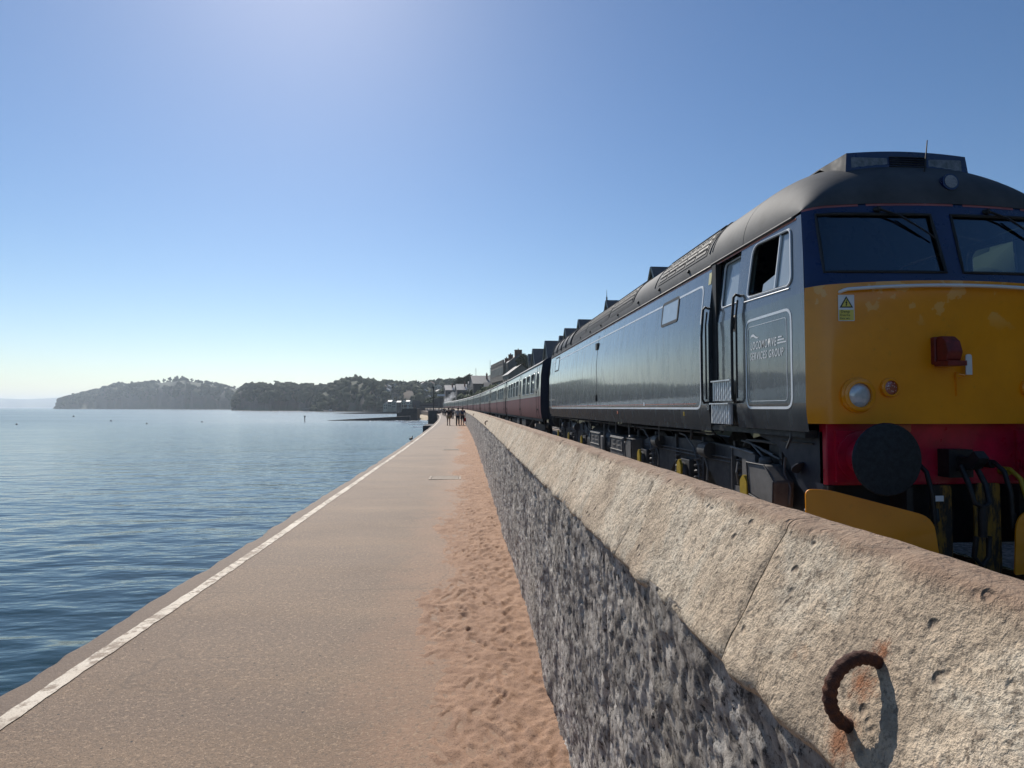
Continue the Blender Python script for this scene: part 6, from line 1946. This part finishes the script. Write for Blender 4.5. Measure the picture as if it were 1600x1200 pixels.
    if bag:
        kind, c = bag
        if kind == 'hand':
            w = Vector(V[21]); o_ = thing('shopping_bag', 'red bag carried by the person in blue by the wall', 'bag', (loc[0] + w.x + .02, loc[1] + w.y, loc[2] + .36), rz)
            m = MB(); m.prism(rounded([(-.10, 0), (.10, 0), (.12, .34), (-.12, .34)], .04, 3), 'y', -.07, .07); m.build('sack', cloth('bag', c), o_)
            m = MB(); m.tube([(-.07, 0, .33), (-.05, 0, .43), (.05, 0, .43), (.07, 0, .33)], .01, 5); m.build('handle', cloth('bag', c), o_)
    if hat:
        m = MB(); m.lathe([(.19 * k, .0), (.19 * k, .015), (.11 * k, .02), (.10 * k, .11), (.06 * k, .13)], (hd.x, hd.y, hd.z + .06 * k), (0, 0, 1), 14); m.build('hat', cloth('hat', hat), root, 40)
    return root
P = lambda u, Y: (px(u, Y), Y, 0)
person(P(701, 58), .0, 'person in dark top and tan shorts walking away along the path', 1.69, (.02, .018, .02), (.30, .22, .12), False, step=.10)
person(P(715.3, 57.4), -.2, 'person in dark trousers leaning forward by the wall', 1.66, (.30, .29, .28), (.015, .014, .018), True, lean=.12, step=.08, arm=(.22, .10))
person(P(722.6, 57.6), .1, 'person in dark blue top with bare legs holding a red bag', 1.70, (.022, .045, .10), (.018, .02, .03), False, step=.08, bag=('hand', (.45, .02, .03)))
person(P(707.6, 92), .2, 'person in grey clothes farther along beyond the couple', 1.74, (.10, .10, .11), (.05, .05, .055), True)
person(P(705.0, 95), 3.3, 'person in black beside the grey clothed walker in the distance', 1.66, (.03, .03, .03), (.05, .045, .04), True)
far = [(694.8, 118, 'distant walker in a dark jacket near the bend'), (692.5, 130, 'distant walker in pale clothing near the bend')]
for k, (u, Y, lab) in enumerate(far):
    person((px(u, Y), Y, 0), 3.1 * k, lab, 1.7, ((.03, .03, .035), (.5, .48, .44))[k], (.05, .05, .06), True)
# bathers on the breakwater head
proto = person((px(629, 240), 240, pz(638.4, 238)), 3.0, 'tiny dark figure standing on the breakwater behind the groyne', 1.65, (.03, .03, .04), (.04, .03, .03), False, group='figures on the breakwater')
for u in (632.5, 634.5, 640, 646, 649):
    c = copy_tree(proto); c.location.x = px(u, 240); c.rotation_euler.z = u
    c['label'] = 'tiny dark figure standing on the breakwater behind the groyne'
proto = person((px(686, 215), 215, 0), 3.0, 'tiny figure in the crowd on the far promenade', 1.7, (.12, .11, .11), (.04, .04, .05), True, group='crowd on the far promenade')
for u, Y in ((690, 190), (680, 240), (674, 265), (668, 290), (664, 300), (672, 275), (659, 310)):
    c = copy_tree(proto); c.location = (px(u, Y), Y, 0); c.rotation_euler.z = u
    
# pigeon on the edge of the path
def pigeon():
    Y = 30.5
    root = thing('pigeon', 'small dark pigeon standing at the seaward edge of the path', 'bird', (-2.56 + offs(Y), Y, .0), 1.2)
    fe = plain('pigeon_feathers', (.03, .04, .04), .6, 0, .4, 20)
    V = [(0, 0, .15), (.07, 0, .185), (.10, 0, .235), (.115, 0, .265), (-.08, 0, .125), (-.17, 0, .085)]
    skinned('body', V, [(0, 1), (1, 2), (2, 3), (0, 4), (4, 5)], [(.062, .062), (.05, .05), (.03, .03), (.032, .03), (.045, .05), (.03, .014)], fe, root)
    m = MB(); m.lathe([(.010, 0), (.001, .04)], (.135, 0, .262), (1, 0, -.2), 6, caps=False); m.build('beak', blackp, root)
    for s in (-1, 1):
        m = MB(); m.ico((-.04, s * .052, .145), .085, 2, 0, (1.2, .2, .5)); m.build('wing', fe, root, 60)
        m = MB(); m.tube([(0, s * .03, .10), (.01, s * .03, .0)], .006, 5)
        for a in (-.5, 0, .5): m.tube([(.01, s * .03, .004), (.045, s * .03 + a * .04, .004)], .004, 4)
        m.build('leg', redcap, root)
pigeon()

# drifting steam at the head of the train
def smoke():
    Y = 262
    root = thing('smoke', 'bluish white puff of steam drifting above the far end of the train', 'smoke', (px(703, Y), Y, pz(622, Y)))
    t = NT('steam'); t.t.nodes.remove(t.b)
    v = t.n('ShaderNodeVolumePrincipled')
    v.inputs['Color'].default_value = (.95, .97, 1, 1)
    v.inputs['Anisotropy'].default_value = .3
    d = t.math('MULTIPLY', t.ramp(t.noise(.55, 4, .6), [(.45, 0), (.7, 1)]), .55)
    t.l(d, v.inputs['Density']); t.l(v.outputs[0], t.out.inputs['Volume'])
    m = MB(); m.ico((0, 0, 0), 1, 3, .0, (1.9, 1.6, 3.2)); m.v = [(x + z * .75 + .0, y, z) for x, y, z in m.v]
    m.build('puff', t.mat, root, 60)
smoke()

for base, text in (('tiny pale house among', 'tiny house among trees on the near hill, %s from the left'),
                   ('small round tree on the skyline', 'small round tree on the far headland skyline, %s from the left'),
                   ('round tree on the skyline of the near', 'round tree on the skyline of the near hill, %s from the left'),
                   ('tiny figure in the crowd', 'tiny figure in the crowd on the far promenade, %s from the left'),
                   ('low round tree among the pines', 'low round tree on the middle headland, %s from the left of these'),
                   ('tiny dark figure standing', 'tiny dark figure standing on the breakwater, %s from the left')):
    number_labels([o for o in col.objects if o.parent is None and str(o.get('label', '')).startswith(base)], text)

# ================================================================ HAZE
hz = MB(); hz.box(-27000, 27000, -27000, 27000, -5.2, 185)
t = NT('haze_air'); t.t.nodes.remove(t.b)
v = t.n('ShaderNodeVolumePrincipled')
v.inputs['Color'].default_value = (.80, .90, 1.0, 1)
v.inputs['Density'].default_value = HAZE
v.inputs['Density Attribute'].default_value = ''
v.inputs['Temperature Attribute'].default_value = ''
v.inputs['Anisotropy'].default_value = .35
t.l(v.outputs[0], t.out.inputs['Volume'])
o = hz.build('haze', t.mat)
tag(o, 'thin bright sea haze over the bay', 'haze', kind='stuff')
